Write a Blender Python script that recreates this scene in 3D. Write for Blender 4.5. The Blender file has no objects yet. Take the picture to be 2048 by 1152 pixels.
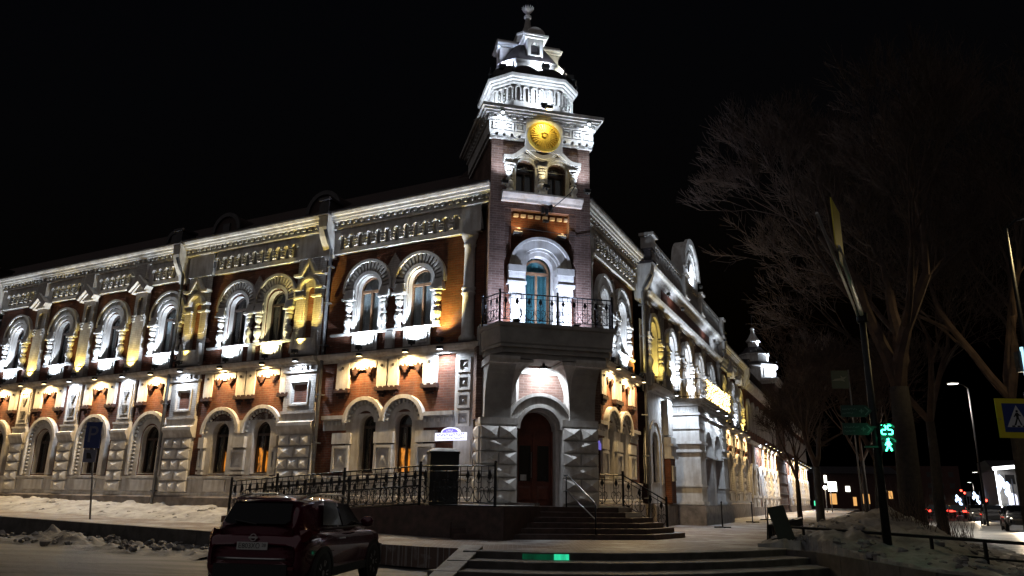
import bpy, math, random
from mathutils import Matrix, Vector, noise
random.seed(7)
PI = math.pi
rad = math.radians
S = bpy.context.scene
COL = S.collection

# ------------------------------------------------------------------ camera
PITCH, ROLL, FPX = rad(15.6), rad(0.9), 1500.0
EYE = Vector((0, 0, 1.55))
fwd = Vector((0, math.cos(PITCH), math.sin(PITCH)))
up0 = Vector((0, -math.sin(PITCH), math.cos(PITCH)))
cam_x = Vector((1, 0, 0)) * math.cos(ROLL) + up0 * math.sin(ROLL)
cam_u = Vector((1, 0, 0)) * -math.sin(ROLL) + up0 * math.cos(ROLL)
cd = bpy.data.cameras.new('camera')
cd.sensor_width = 36.0
cd.lens = FPX / 2048 * 36
cd.clip_start, cd.clip_end = 0.1, 3000
cam = bpy.data.objects.new('camera', cd)
COL.objects.link(cam)
cam.matrix_world = Matrix(((cam_x.x, cam_u.x, -fwd.x, EYE.x), (cam_x.y, cam_u.y, -fwd.y, EYE.y), (cam_x.z, cam_u.z, -fwd.z, EYE.z), (0, 0, 0, 1)))
S.camera = cam

# ------------------------------------------------------------------ night sky, dim glow of the street, exposure
world = bpy.data.worlds.new('World')
S.world = world
world.use_nodes = True
wn = world.node_tree.nodes
sky = wn.new('ShaderNodeTexSky')
sky.sky_type = 'NISHITA'
sky.sun_disc = False
sky.sun_elevation = rad(-4.4)
sky.sun_rotation = rad(200)
wn['Background'].inputs['Strength'].default_value = 0.14
world.node_tree.links.new(sky.outputs[0], wn['Background'].inputs[0])
sd = bpy.data.lights.new('sun', 'SUN')
sd.energy = 0.20
sd.angle = rad(110)
sd.color = (1.0, 0.94, 0.93)
sun = bpy.data.objects.new('sun', sd)
COL.objects.link(sun)
sun.rotation_euler = Vector((0.34, 0.62, -0.90)).to_track_quat('-Z', 'Y').to_euler()
S.view_settings.view_transform = 'Standard'
S.view_settings.look = 'None'
S.view_settings.exposure = 0.0
S.view_settings.gamma = 1.0
S.render.engine = 'CYCLES'
cy = S.cycles
cy.use_denoising = True
cy.denoiser = 'OPENIMAGEDENOISE'
cy.use_light_tree = True
cy.max_bounces = 6
cy.diffuse_bounces = 2
cy.glossy_bounces = 3
cy.transparent_max_bounces = 12
cy.caustics_reflective = False
cy.caustics_refractive = False
cy.sample_clamp_indirect = 3.0
cy.sample_clamp_direct = 0.0

# ------------------------------------------------------------------ frames: local x to the right, y into the wall, z up
def frame(ox, oy, rx, ry):
    r = Vector((rx, ry, 0)).normalized()
    return Matrix(((r.x, -r.y, 0, ox), (r.y, r.x, 0, oy), (0, 0, 1, 0), (0, 0, 0, 1)))
FT = frame(0.889, 24.0, math.sin(rad(76)), math.cos(rad(76)))          # tower front
FL = frame(-0.891, 24.072, math.sin(rad(62.3)), -math.cos(rad(62.3)))   # left facade, its u runs along -x
FR = frame(2.444, 25.418, math.sin(rad(25.2)), math.cos(rad(25.2)))     # right facade
FW = Matrix.Identity(4)

# ------------------------------------------------------------------ materials
def new_mat(name):
    m = bpy.data.materials.new(name)
    m.use_nodes = True
    nt = m.node_tree
    return m, nt, nt.nodes['Principled BSDF']

def noise_node(nt, scale, detail=4, coord='Object', rough=0.6, stretch=None):
    tc = nt.nodes.new('ShaderNodeTexCoord')
    n = nt.nodes.new('ShaderNodeTexNoise')
    n.inputs['Scale'].default_value = scale
    n.inputs['Detail'].default_value = detail
    n.inputs['Roughness'].default_value = rough
    if stretch:
        mp = nt.nodes.new('ShaderNodeMapping')
        mp.inputs['Scale'].default_value = stretch
        nt.links.new(tc.outputs[coord], mp.inputs[0])
        nt.links.new(mp.outputs[0], n.inputs['Vector'])
    else:
        nt.links.new(tc.outputs[coord], n.inputs['Vector'])
    return n

def ramp(nt, src, stops):
    r = nt.nodes.new('ShaderNodeValToRGB')
    e = r.color_ramp.elements
    e[0].position, e[0].color = stops[0][0], (*stops[0][1], 1)
    e[1].position, e[1].color = stops[1][0], (*stops[1][1], 1)
    for p, c in stops[2:]:
        x = e.new(p)
        x.color = (*c, 1)
    nt.links.new(src, r.inputs[0])
    return r

def bump(nt, src, bsdf, strength, dist):
    b = nt.nodes.new('ShaderNodeBump')
    b.inputs['Strength'].default_value = strength
    b.inputs['Distance'].default_value = dist
    nt.links.new(src, b.inputs['Height'])
    nt.links.new(b.outputs[0], bsdf.inputs['Normal'])

def plain(name, a, b=None, rough=0.7, scale=6, metal=0.0, bs=0.3, bd=0.01, spec=0.5):
    m, nt, p = new_mat(name)
    b = b or tuple(x * 0.72 for x in a)
    n = noise_node(nt, scale)
    r = ramp(nt, n.outputs['Fac'], [(0.35, b), (0.65, a)])
    nt.links.new(r.outputs[0], p.inputs['Base Color'])
    p.inputs['Roughness'].default_value = rough
    p.inputs['Metallic'].default_value = metal
    p.inputs['Specular IOR Level'].default_value = spec
    if bs:
        n2 = noise_node(nt, scale * 5, 5)
        bump(nt, n2.outputs['Fac'], p, bs, bd)
    return m

def brickmat(name, c1, c2, mortar, rough=0.85, bw=0.27, rh=0.085, dist=0.012, dirt=0.5):
    m, nt, p = new_mat(name)
    tc = nt.nodes.new('ShaderNodeTexCoord')
    sp = nt.nodes.new('ShaderNodeSeparateXYZ')
    cb = nt.nodes.new('ShaderNodeCombineXYZ')
    ad = nt.nodes.new('ShaderNodeMath')
    nt.links.new(tc.outputs['Object'], sp.inputs[0])
    nt.links.new(sp.outputs[0], ad.inputs[0])
    nt.links.new(sp.outputs[1], ad.inputs[1])
    nt.links.new(ad.outputs[0], cb.inputs[0])
    nt.links.new(sp.outputs[2], cb.inputs[1])
    bt = nt.nodes.new('ShaderNodeTexBrick')
    bt.inputs['Scale'].default_value = 1.0
    bt.inputs['Brick Width'].default_value = bw
    bt.inputs['Row Height'].default_value = rh
    bt.inputs['Mortar Size'].default_value = 0.010
    bt.inputs['Mortar Smooth'].default_value = 0.3
    bt.inputs['Bias'].default_value = 0.0
    bt.inputs['Color1'].default_value = (*c1, 1)
    bt.inputs['Color2'].default_value = (*c2, 1)
    bt.inputs['Mortar'].default_value = (*mortar, 1)
    nt.links.new(cb.outputs[0], bt.inputs['Vector'])
    n = noise_node(nt, 1.7, 6)
    rr = ramp(nt, n.outputs['Fac'], [(0.3, (dirt,) * 3), (0.62, (1, 1, 1))])
    mx = nt.nodes.new('ShaderNodeMix')
    mx.data_type = 'RGBA'
    mx.blend_type = 'MULTIPLY'
    mx.inputs['Factor'].default_value = 1.0
    nt.links.new(bt.outputs['Color'], mx.inputs[6])
    nt.links.new(rr.outputs[0], mx.inputs[7])
    nt.links.new(mx.outputs[2], p.inputs['Base Color'])
    p.inputs['Roughness'].default_value = rough
    inv = nt.nodes.new('ShaderNodeMath')
    inv.operation = 'SUBTRACT'
    inv.inputs[0].default_value = 1.0
    nt.links.new(bt.outputs['Fac'], inv.inputs[1])
    n3 = noise_node(nt, 9, 5)
    a2 = nt.nodes.new('ShaderNodeMath')
    a2.operation = 'MULTIPLY_ADD'
    a2.inputs[1].default_value = 0.8
    nt.links.new(n3.outputs['Fac'], a2.inputs[0])
    nt.links.new(inv.outputs[0], a2.inputs[2])
    bump(nt, a2.outputs[0], p, 0.9, dist)
    return m

def emit(name, color, strength):
    m, nt, p = new_mat(name)
    p.inputs['Base Color'].default_value = (0.02, 0.02, 0.02, 1)
    p.inputs['Emission Color'].default_value = (*color, 1)
    p.inputs['Emission Strength'].default_value = strength
    return m

M = {}
M['brick'] = brickmat('red_brick', (0.25, 0.078, 0.036), (0.17, 0.050, 0.025), (0.19, 0.12, 0.09))
M['brick_pale'] = brickmat('weathered_brick', (0.23, 0.135, 0.108), (0.155, 0.085, 0.068), (0.30, 0.22, 0.19), dirt=0.6)
M['white_brick'] = brickmat('painted_brick', (0.62, 0.58, 0.55), (0.55, 0.51, 0.49), (0.42, 0.38, 0.36), dirt=0.66, dist=0.008)
M['white'] = plain('white_painted_stone', (0.74, 0.72, 0.70), (0.56, 0.53, 0.51), 0.75, 2.2, bs=0.35, bd=0.012)
def grime(m, stretch, lo, scale=3.0):
    # rain streaks and soot over the paint
    nt = m.node_tree
    p = nt.nodes['Principled BSDF']
    src = p.inputs['Base Color'].links[0].from_socket
    n = noise_node(nt, scale, 6, stretch=stretch)
    r = ramp(nt, n.outputs['Fac'], [(.36, (lo, lo * .95, lo * .9)), (.56, (1, 1, 1))])
    mx = nt.nodes.new('ShaderNodeMix')
    mx.data_type = 'RGBA'
    mx.blend_type = 'MULTIPLY'
    mx.inputs['Factor'].default_value = 1.0
    nt.links.new(src, mx.inputs[6])
    nt.links.new(r.outputs[0], mx.inputs[7])
    nt.links.new(mx.outputs[2], p.inputs['Base Color'])
grime(M['white'], (1.6, 1.6, .22), .76)
grime(M['white_brick'], (1.6, 1.6, .3), .7)
grime(M['brick'], (.5, .5, .25), .5, 2.0)
grime(M['brick_pale'], (.5, .5, .25), .6, 2.0)
M['plinth'] = plain('granite_plinth', (0.26, 0.22, 0.20), (0.13, 0.11, 0.10), 0.7, 3.0, bs=0.4)
M['grey_stone'] = plain('grey_balcony_stone', (0.44, 0.42, 0.40), (0.30, 0.285, 0.27), 0.8, 2.0, bs=0.35)
M['step'] = plain('dark_red_granite', (0.085, 0.05, 0.045), (0.035, 0.022, 0.02), 0.4, 5.0, bs=0.15)
M['curb'] = plain('curb_stone', (0.10, 0.09, 0.085), (0.05, 0.045, 0.04), 0.7, 4.0)
M['iron'] = plain('black_iron', (0.022, 0.022, 0.024), (0.012, 0.012, 0.014), 0.45, 8.0, metal=0.6, bs=0.1)
M['steel'] = plain('brushed_steel', (0.5, 0.5, 0.5), (0.4, 0.4, 0.4), 0.3, 8.0, metal=1.0, bs=0.0)
M['pipe'] = plain('grey_zinc_pipe', (0.20, 0.20, 0.21), (0.12, 0.12, 0.13), 0.5, 5.0, metal=0.5, bs=0.1)
M['arm_sheen'] = plain('pale_sheen_steel', (0.62, 0.60, 0.58), (0.45, 0.44, 0.43), 0.35, 2.0, metal=0.2, bs=0)  # reflections on the steel arm are put in as a pale colour
M['roof'] = plain('dark_red_roof_sheet', (0.045, 0.02, 0.017), (0.025, 0.012, 0.011), 0.7, 2.0, bs=0.2)
M['dark_brick'] = plain('darkened_brick', (0.06, 0.022, 0.016), (0.03, 0.012, 0.010), 0.85, 4.0)  # on corbels and drops, shade is put into this dark brick tone
M['dark_roof'] = plain('dark_metal_roof', (0.06, 0.05, 0.055), (0.025, 0.022, 0.025), 0.5, 3.0, bs=0.3)
M['wood'] = plain('dark_red_door_wood', (0.20, 0.055, 0.03), (0.11, 0.03, 0.018), 0.4, 3.0, bs=0.2)
M['frame'] = plain('brown_window_frame', (0.30, 0.17, 0.09), (0.18, 0.10, 0.06), 0.5, 6.0, bs=0.1)
M['frame_dark'] = plain('dark_window_frame', (0.07, 0.045, 0.035), (0.04, 0.026, 0.02), 0.5, 6.0, bs=0.1)
M['curtain'] = plain('grey_curtain', (0.70, 0.71, 0.70), (0.52, 0.53, 0.53), 0.9, 1.5, bs=0.2)
M['curtain_dark'] = plain('dark_curtain', (0.07, 0.055, 0.05), (0.03, 0.025, 0.025), 0.9, 1.5, bs=0.2)
M['curtain_teal'] = plain('teal_blind', (0.20, 0.50, 0.52), (0.14, 0.38, 0.42), 0.9, 3, bs=0.1)
M['gold'] = plain('gilded_relief', (0.95, 0.70, 0.16), (0.75, 0.50, 0.08), 0.42, 5.0, metal=0.55, bs=0.3)
M['black'] = plain('black_housing', (0.02, 0.02, 0.02), (0.012, 0.012, 0.012), 0.5, 8, bs=0.0)
M['rubber'] = plain('tyre_rubber', (0.018, 0.018, 0.018), (0.01, 0.01, 0.01), 0.8, 9, bs=0.2)
M['bark'] = plain('dark_bark', (0.035, 0.027, 0.023), (0.018, 0.014, 0.012), 0.9, 7, bs=0.6, bd=0.03)
M['twig'] = plain('brown_twigs', (0.085, 0.052, 0.038), (0.045, 0.028, 0.021), 0.9, 3, bs=0.0)

def glassmat(name, tint, refl=0.10):
    m, nt, p = new_mat(name)
    nt.nodes.remove(p)
    out = nt.nodes['Material Output']
    t = nt.nodes.new('ShaderNodeBsdfTransparent')
    t.inputs[0].default_value = (*tint, 1)
    g = nt.nodes.new('ShaderNodeBsdfGlossy')
    g.inputs['Roughness'].default_value = 0.04
    n = noise_node(nt, 1.3, 2)
    b = nt.nodes.new('ShaderNodeBump')
    b.inputs['Strength'].default_value = 0.14
    b.inputs['Distance'].default_value = 0.05
    nt.links.new(n.outputs['Fac'], b.inputs['Height'])
    nt.links.new(b.outputs[0], g.inputs['Normal'])
    mx = nt.nodes.new('ShaderNodeMixShader')
    mx.inputs[0].default_value = refl
    nt.links.new(t.outputs[0], mx.inputs[1])
    nt.links.new(g.outputs[0], mx.inputs[2])
    nt.links.new(mx.outputs[0], out.inputs[0])
    return m
M['glass'] = glassmat('window_glass', (0.78, 0.82, 0.84))

def glowwin(name, color, strength, scale, lo):
    m, nt, p = new_mat(name)
    n = noise_node(nt, scale, 3, stretch=(1, 1, .4))
    r = ramp(nt, n.outputs['Fac'], [(lo, (0, 0, 0)), (lo + 0.16, color)])
    p.inputs['Base Color'].default_value = (0.03, 0.015, 0.01, 1)
    p.inputs['Roughness'].default_value = 0.3
    nt.links.new(r.outputs[0], p.inputs['Emission Color'])
    p.inputs['Emission Strength'].default_value = strength
    return m
M['amber_glow'] = glowwin('amber_lit_room', (1.0, 0.30, 0.03), 1.6, 4.5, 0.47)
M['lens_w'] = emit('cool_lamp_lens', (0.85, 0.93, 1.0), 6)
M['lens_y'] = emit('warm_lamp_lens', (1.0, 0.80, 0.40), 6)
M['green'] = emit('green_signal', (0.04, 1.0, 0.45), 16)
M['red'] = emit('red_signal', (1.0, 0.05, 0.03), 7)
M['headlight'] = emit('headlamp', (1.0, 0.9, 0.72), 12)
M['lampwhite'] = emit('street_lamp_lens', (1.0, 0.95, 0.85), 9)

def snowmat(name, hi, lo, s1, s2, lo_pos, hi_pos, rough=0.6):
    m, nt, p = new_mat(name)
    n = noise_node(nt, s1, 7, rough=0.65)
    r = ramp(nt, n.outputs['Fac'], [(lo_pos, lo), (hi_pos, hi)])
    nt.links.new(r.outputs[0], p.inputs['Base Color'])
    p.inputs['Roughness'].default_value = rough
    n2 = noise_node(nt, s2, 6)
    bump(nt, n2.outputs['Fac'], p, 0.8, 0.05)
    return m
M['snow'] = snowmat('trodden_snow', (0.44, 0.43, 0.43), (0.20, 0.19, 0.185), 1.6, 5, 0.35, 0.6)
M['dirty_snow'] = snowmat('dirty_snow', (0.28, 0.268, 0.26), (0.075, 0.068, 0.065), 1.1, 4, 0.34, 0.66)

def roadmat():
    m, nt, p = new_mat('icy_road')
    tc = nt.nodes.new('ShaderNodeTexCoord')
    mp = nt.nodes.new('ShaderNodeMapping')
    mp.inputs['Rotation'].default_value = (0, 0, rad(-12))
    mp.inputs['Scale'].default_value = (0.16, 1.1, 1)
    n = nt.nodes.new('ShaderNodeTexNoise')
    n.inputs['Scale'].default_value = 1.0
    n.inputs['Detail'].default_value = 8
    n.inputs['Roughness'].default_value = 0.62
    nt.links.new(tc.outputs['Object'], mp.inputs[0])
    nt.links.new(mp.outputs[0], n.inputs['Vector'])
    r = ramp(nt, n.outputs['Fac'], [(0.40, (0.016, 0.0145, 0.014)), (0.48, (0.085, 0.080, 0.078)), (0.64, (0.17, 0.163, 0.16))])
    nt.links.new(r.outputs[0], p.inputs['Base Color'])
    p.inputs['Roughness'].default_value = 0.5
    n2 = noise_node(nt, 3.0, 8)
    bump(nt, n2.outputs['Fac'], p, 0.6, 0.05)
    return m
M['road'] = roadmat()

def pavemat():
    m, nt, p = new_mat('snowy_pavers')
    tc = nt.nodes.new('ShaderNodeTexCoord')
    bt = nt.nodes.new('ShaderNodeTexBrick')
    bt.inputs['Scale'].default_value = 1.0
    bt.inputs['Brick Width'].default_value = 0.22
    bt.inputs['Row Height'].default_value = 0.11
    bt.inputs['Mortar Size'].default_value = 0.008
    bt.inputs['Color1'].default_value = (0.17, 0.11, 0.085, 1)
    bt.inputs['Color2'].default_value = (0.12, 0.08, 0.065, 1)
    bt.inputs['Mortar'].default_value = (0.30, 0.28, 0.27, 1)
    nt.links.new(tc.outputs['Object'], bt.inputs['Vector'])
    n = noise_node(nt, 0.8, 8, rough=0.72)
    r = ramp(nt, n.outputs['Fac'], [(0.47, (0, 0, 0)), (0.60, (1, 1, 1))])
    mx = nt.nodes.new('ShaderNodeMix')
    mx.data_type = 'RGBA'
    nt.links.new(r.outputs[0], mx.inputs['Factor'])
    nt.links.new(bt.outputs['Color'], mx.inputs[6])
    mx.inputs[7].default_value = (0.42, 0.41, 0.405, 1)
    nt.links.new(mx.outputs[2], p.inputs['Base Color'])
    p.inputs['Roughness'].default_value = 0.55
    n2 = noise_node(nt, 6, 6)
    bump(nt, n2.outputs['Fac'], p, 0.6, 0.03)
    return m
M['pave'] = pavemat()

# ------------------------------------------------------------------ mesh builder
class MB:
    def __init__(s):
        s.v, s.f = [], []
    def add(s, vs, fs):
        k = len(s.v)
        s.v += [tuple(p) for p in vs]
        s.f += [tuple(i + k for i in q) for q in fs]
        return s
    def box(s, x0, x1, y0, y1, z0, z1):
        return s.add([(x0, y0, z0), (x1, y0, z0), (x1, y1, z0), (x0, y1, z0), (x0, y0, z1), (x1, y0, z1), (x1, y1, z1), (x0, y1, z1)],
                     [(3, 2, 1, 0), (4, 5, 6, 7), (0, 1, 5, 4), (1, 2, 6, 5), (2, 3, 7, 6), (3, 0, 4, 7)])
    def prism(s, poly, y0, y1):                       # polygon in x,z pushed along y
        n = len(poly)
        return s.add([(x, y0, z) for x, z in poly] + [(x, y1, z) for x, z in poly],
                     [tuple(range(n)), tuple(range(2 * n - 1, n - 1, -1))] + [(i, i + n, (i + 1) % n + n, (i + 1) % n) for i in range(n)])
    def prof_x(s, poly, x0, x1):                      # polygon in y,z pushed along x
        n = len(poly)
        return s.add([(x0, y, z) for y, z in poly] + [(x1, y, z) for y, z in poly],
                     [tuple(range(n)), tuple(range(2 * n - 1, n - 1, -1))] + [(i, i + n, (i + 1) % n + n, (i + 1) % n) for i in range(n)])
    def slab(s, poly, z0, z1):                        # polygon in x,y pushed along z
        n = len(poly)
        return s.add([(x, y, z0) for x, y in poly] + [(x, y, z1) for x, y in poly],
                     [tuple(range(n)), tuple(range(2 * n - 1, n - 1, -1))] + [(i, i + n, (i + 1) % n + n, (i + 1) % n) for i in range(n)])
    def ring(s, xc, zc, r0, r1, a0, a1, y0, y1, n=12):
        vs, fs = [], []
        for i in range(n + 1):
            a = rad(a0 + (a1 - a0) * i / n)
            c, q = math.cos(a), math.sin(a)
            vs += [(xc + r0 * c, y0, zc + r0 * q), (xc + r1 * c, y0, zc + r1 * q), (xc + r1 * c, y1, zc + r1 * q), (xc + r0 * c, y1, zc + r0 * q)]
        for i in range(n):
            k = 4 * i
            for j in range(4):
                fs.append((k + j, k + (j + 1) % 4, k + 4 + (j + 1) % 4, k + 4 + j))
        fs += [(0, 1, 2, 3), (4 * n + 3, 4 * n + 2, 4 * n + 1, 4 * n)]
        return s.add(vs, fs)
    def lathe(s, prof, xc=0, yc=0, n=12, sx=1, sy=1, ph=0):
        vs, fs = [], []
        for r, z in prof:
            for j in range(n):
                a = 2 * PI * (j + ph) / n
                vs.append((xc + r * sx * math.cos(a), yc + r * sy * math.sin(a), z))
        for i in range(len(prof) - 1):
            for j in range(n):
                fs.append((i * n + j, i * n + (j + 1) % n, (i + 1) * n + (j + 1) % n, (i + 1) * n + j))
        fs += [tuple(range(n - 1, -1, -1)), tuple((len(prof) - 1) * n + j for j in range(n))]
        return s.add(vs, fs)
    def tube(s, path, r, n=6, r1=None):
        path = [Vector(p) for p in path]
        r1 = r if r1 is None else r1
        vs, fs = [], []
        m = len(path)
        for i, p in enumerate(path):
            t = (path[min(i + 1, m - 1)] - path[max(i - 1, 0)]).normalized()
            a = t.orthogonal().normalized() if abs(t.z) > 0.95 else t.cross(Vector((0, 0, 1))).normalized()
            b = t.cross(a)
            rr = r + (r1 - r) * i / max(1, m - 1)
            for j in range(n):
                q = 2 * PI * j / n + PI / n
                vs.append(p + a * rr * math.cos(q) + b * rr * math.sin(q))
        for i in range(m - 1):
            for j in range(n):
                fs.append((i * n + j, i * n + (j + 1) % n, (i + 1) * n + (j + 1) % n, (i + 1) * n + j))
        fs += [tuple(range(n - 1, -1, -1)), tuple((m - 1) * n + j for j in range(n))]
        return s.add(vs, fs)
    def ribbon(s, path, h, y0, y1, steps=()):        # band of height h along a polyline in x,z (mitred)
        m = len(path)
        P = [Vector(p) for p in path]
        vs, fs = [], []
        for i, p in enumerate(P):
            t1 = (P[i] - P[i - 1]).normalized() if i else (P[1] - P[0]).normalized()
            t2 = (P[i + 1] - P[i]).normalized() if i < m - 1 else t1
            n1, n2 = Vector((-t1.y, t1.x)), Vector((-t2.y, t2.x))
            nn = (n1 + n2).normalized()
            k = h / 2 / max(0.35, nn.dot(n1))
            a, b = p + nn * k, p - nn * k
            vs += [(b.x, y0, b.y), (a.x, y0, a.y), (a.x, y1, a.y), (b.x, y1, b.y)]
        for i in range(m - 1):
            for j in range(4):
                fs.append((4 * i + j, 4 * i + (j + 1) % 4, 4 * i + 4 + (j + 1) % 4, 4 * i + 4 + j))
        e = 4 * (m - 1)
        fs += [(0, 1, 2, 3), (e + 3, e + 2, e + 1, e)]
        return s.add(vs, fs)
    def pyr(s, x0, x1, z0, z1, yw, yb, yt, c=0.0):   # diamond block: wall plane, base plane, apex plane
        xm, zm = (x0 + x1) / 2, (z0 + z1) / 2
        dx, dz = (x1 - x0) * c / 2, (z1 - z0) * c / 2
        vs = [(x0, yw, z0), (x1, yw, z0), (x1, yw, z1), (x0, yw, z1), (x0, yb, z0), (x1, yb, z0), (x1, yb, z1), (x0, yb, z1),
              (xm - dx, yt, zm - dz), (xm + dx, yt, zm - dz), (xm + dx, yt, zm + dz), (xm - dx, yt, zm + dz)]
        fs = [(0, 1, 5, 4), (1, 2, 6, 5), (2, 3, 7, 6), (3, 0, 4, 7), (4, 5, 9, 8), (5, 6, 10, 9), (6, 7, 11, 10), (7, 4, 8, 11), (8, 9, 10, 11)]
        return s.add(vs, fs)
    def wall(s, x0, x1, z0, z1, ops, y=0.0, depth=0.35, n=10):   # flat wall with arched openings (xc, half width, sill, spring)
        q = lambda a, b, c, d: s.add([(a, y, c), (b, y, c), (b, y, d), (a, y, d)], [(0, 1, 2, 3)]) if b - a > 1e-4 and d - c > 1e-4 else None
        cx = x0
        for xc, hw, zs, zp in sorted(ops):
            q(cx, xc - hw, z0, z1)
            q(xc - hw, xc + hw, z0, zs)
            pts = [(xc - hw, zs)] + [(xc + hw * math.cos(PI - PI * i / n), zp + hw * math.sin(PI * i / n)) for i in range(n + 1)] + [(xc + hw, zs)]
            for i in range(1, n + 1):
                a, b = pts[i], pts[i + 1]
                s.add([(a[0], y, a[1]), (b[0], y, b[1]), (b[0], y, z1), (a[0], y, z1)], [(0, 1, 2, 3)])
            for i in range(len(pts)):
                a, b = pts[i], pts[(i + 1) % len(pts)]
                s.add([(a[0], y, a[1]), (b[0], y, b[1]), (b[0], y + depth, b[1]), (a[0], y + depth, a[1])], [(0, 3, 2, 1)])
            cx = xc + hw
        q(cx, x1, z0, z1)
        return s
    def mesh(s, mat, name='part', smooth=False):
        me = bpy.data.meshes.new(name)
        me.from_pydata(s.v, [], s.f)
        me.materials.append(M[mat] if isinstance(mat, str) else mat)
        if smooth:
            me.polygons.foreach_set('use_smooth', [True] * len(me.polygons))
        me.update()
        return me

WM = {}
def link(o, mw, parent=None):
    COL.objects.link(o)
    WM[o.name] = mw.copy()
    if parent is not None:
        o.parent = parent
        o.matrix_parent_inverse = WM[parent.name].inverted()
    o.matrix_basis = mw
    return o
def T3(x, y, z, rz=0.0, sc=1.0):
    m = Matrix.Translation((x, y, z))
    if rz:
        m = m @ Matrix.Rotation(rz, 4, 'Z')
    if sc != 1.0:
        m = m @ (Matrix.Diagonal((*sc, 1)) if isinstance(sc, tuple) else Matrix.Scale(sc, 4))
    return m
def put(name, me, F=FW, x=0, y=0, z=0, parent=None, rz=0.0, sc=1.0, R=None):
    o = bpy.data.objects.new(name, me)
    mw = F @ T3(x, y, z, rz, sc)
    if R is not None:
        mw = mw @ R
    return link(o, mw, parent)
def tag(o, label, cat=None, group=None, kind=None):
    if label:
        o['label'] = label
    if cat:
        o['category'] = cat
    if group:
        o['group'] = group
    if kind:
        o['kind'] = kind
    return o
def thing(name, label, cat, F=FW, x=0, y=0, z=0, rz=0.0, group=None):
    o = bpy.data.objects.new(name, None)
    o.empty_display_size = 0.2
    link(o, F @ T3(x, y, z, rz), None)
    return tag(o, label, cat, group)
def struct(o):
    o['kind'] = 'structure'
    return o
CACHE = {}
def cached(key, fn):
    if key not in CACHE:
        CACHE[key] = fn()
    return CACHE[key]
def world_pt(F, x, y, z):
    return F @ Vector((x, y, z))
def px(x, y, Y):                                     # pixel of the photograph at a given forward distance
    r = fwd + cam_x * ((x - 1024) / FPX) + cam_u * ((576 - y) / FPX)
    return EYE + r * (Y / r.y)
def pz(x, y, z):                                     # pixel of the photograph on a level z
    r = fwd + cam_x * ((x - 1024) / FPX) + cam_u * ((576 - y) / FPX)
    return EYE + r * ((z - EYE.z) / r.z)
def text_mesh(body, size, mat, extrude=0.004, align='CENTER', spacing=1.0):
    c = bpy.data.curves.new('lettering', 'FONT')
    c.body = body
    c.size = size
    c.extrude = extrude
    c.align_x = align
    c.align_y = 'CENTER'
    c.space_character = spacing
    o = bpy.data.objects.new('lettering_tmp', c)
    COL.objects.link(o)
    bpy.context.view_layer.update()
    me = bpy.data.meshes.new_from_object(o.evaluated_get(bpy.context.evaluated_depsgraph_get()))
    bpy.data.objects.remove(o)
    me.materials.clear()
    me.materials.append(M[mat])
    return me
UPRIGHT = Matrix.Rotation(PI / 2, 4, 'X')            # lettering from the ground plane onto a wall
# ================================================================== the setting: road, pavements, snow
LU = Vector((-math.sin(rad(62.3)), math.cos(rad(62.3)), 0))      # along the left facade, away from the tower
LN = Vector((-math.cos(rad(62.3)), -math.sin(rad(62.3)), 0))     # out of the left facade
LO = Vector((-0.891, 24.072, 0))
RU = Vector((math.sin(rad(25.2)), math.cos(rad(25.2)), 0))
RN = Vector((math.cos(rad(25.2)), -math.sin(rad(25.2)), 0))
RO = Vector((2.444, 25.418, 0))
def lp(u, d, z=0):
    return LO + LU * u + LN * d + Vector((0, 0, z))
def rp(u, d, z=0):
    return RO + RU * u + RN * d + Vector((0, 0, z))
def rise(p):
    u = (p - LO).dot(LU) + 0.7
    return 0.0155 * min(max(u, 0.0), 45.0)
def fbm(x, y, o=4):
    return noise.fractal(Vector((x, y, 3.1)), 0.9, 2.0, o)

def grid(fn, nu, nv):
    b = MB()
    for i in range(nu + 1):
        for j in range(nv + 1):
            b.v.append(tuple(fn(i / nu, j / nv)))
    for i in range(nu):
        for j in range(nv):
            k = i * (nv + 1) + j
            b.f.append((k, k + nv + 1, k + nv + 2, k + 1))
    return b

def road_pt(a, c):
    # fine near the camera, wide towards the horizon
    x = math.copysign(abs(2 * a - 1) ** 3, 2 * a - 1) * 1200
    y = -60 + c ** 3 * 2000
    p = Vector((x, y, 0))
    z = rise(p) + (0.03 * fbm(x * 0.6, y * 0.6) if abs(x) < 60 and y < 60 else 0)
    return (x, y, z - 0.03)
struct(put('road', grid(road_pt, 160, 160).mesh('road', 'road', True)))

# raised pavement along the left facade
def pav_l(a, c):
    p = lp(-0.68 + a * 50, 5.8 * (1 - c) - 0.4 * c)
    return (p.x, p.y, 0.45 + rise(p) + 0.012 * fbm(p.x * 1.3, p.y * 1.3))
pl = struct(put('pavement', grid(pav_l, 120, 14).mesh('pave', 'pavement', True)))
kb = MB()
for i in range(33):                                               # curb stones along its edge
    u0, u1 = -0.68 + i * 1.5, -0.68 + i * 1.5 + 1.485
    a, b, c, d = lp(u0, 5.98), lp(u1, 5.98), lp(u1, 5.78), lp(u0, 5.78)
    za, zb = 0.47 + rise(a), 0.47 + rise(b)
    m = MB().add([(a.x, a.y, za - .5), (b.x, b.y, zb - .5), (c.x, c.y, zb - .5), (d.x, d.y, za - .5), (a.x, a.y, za), (b.x, b.y, zb), (c.x, c.y, zb), (d.x, d.y, za)],
                 [(3, 2, 1, 0), (4, 5, 6, 7), (0, 1, 5, 4), (1, 2, 6, 5), (2, 3, 7, 6), (3, 0, 4, 7)])
    put('curb_stone', m.mesh('curb'), parent=pl)

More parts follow.
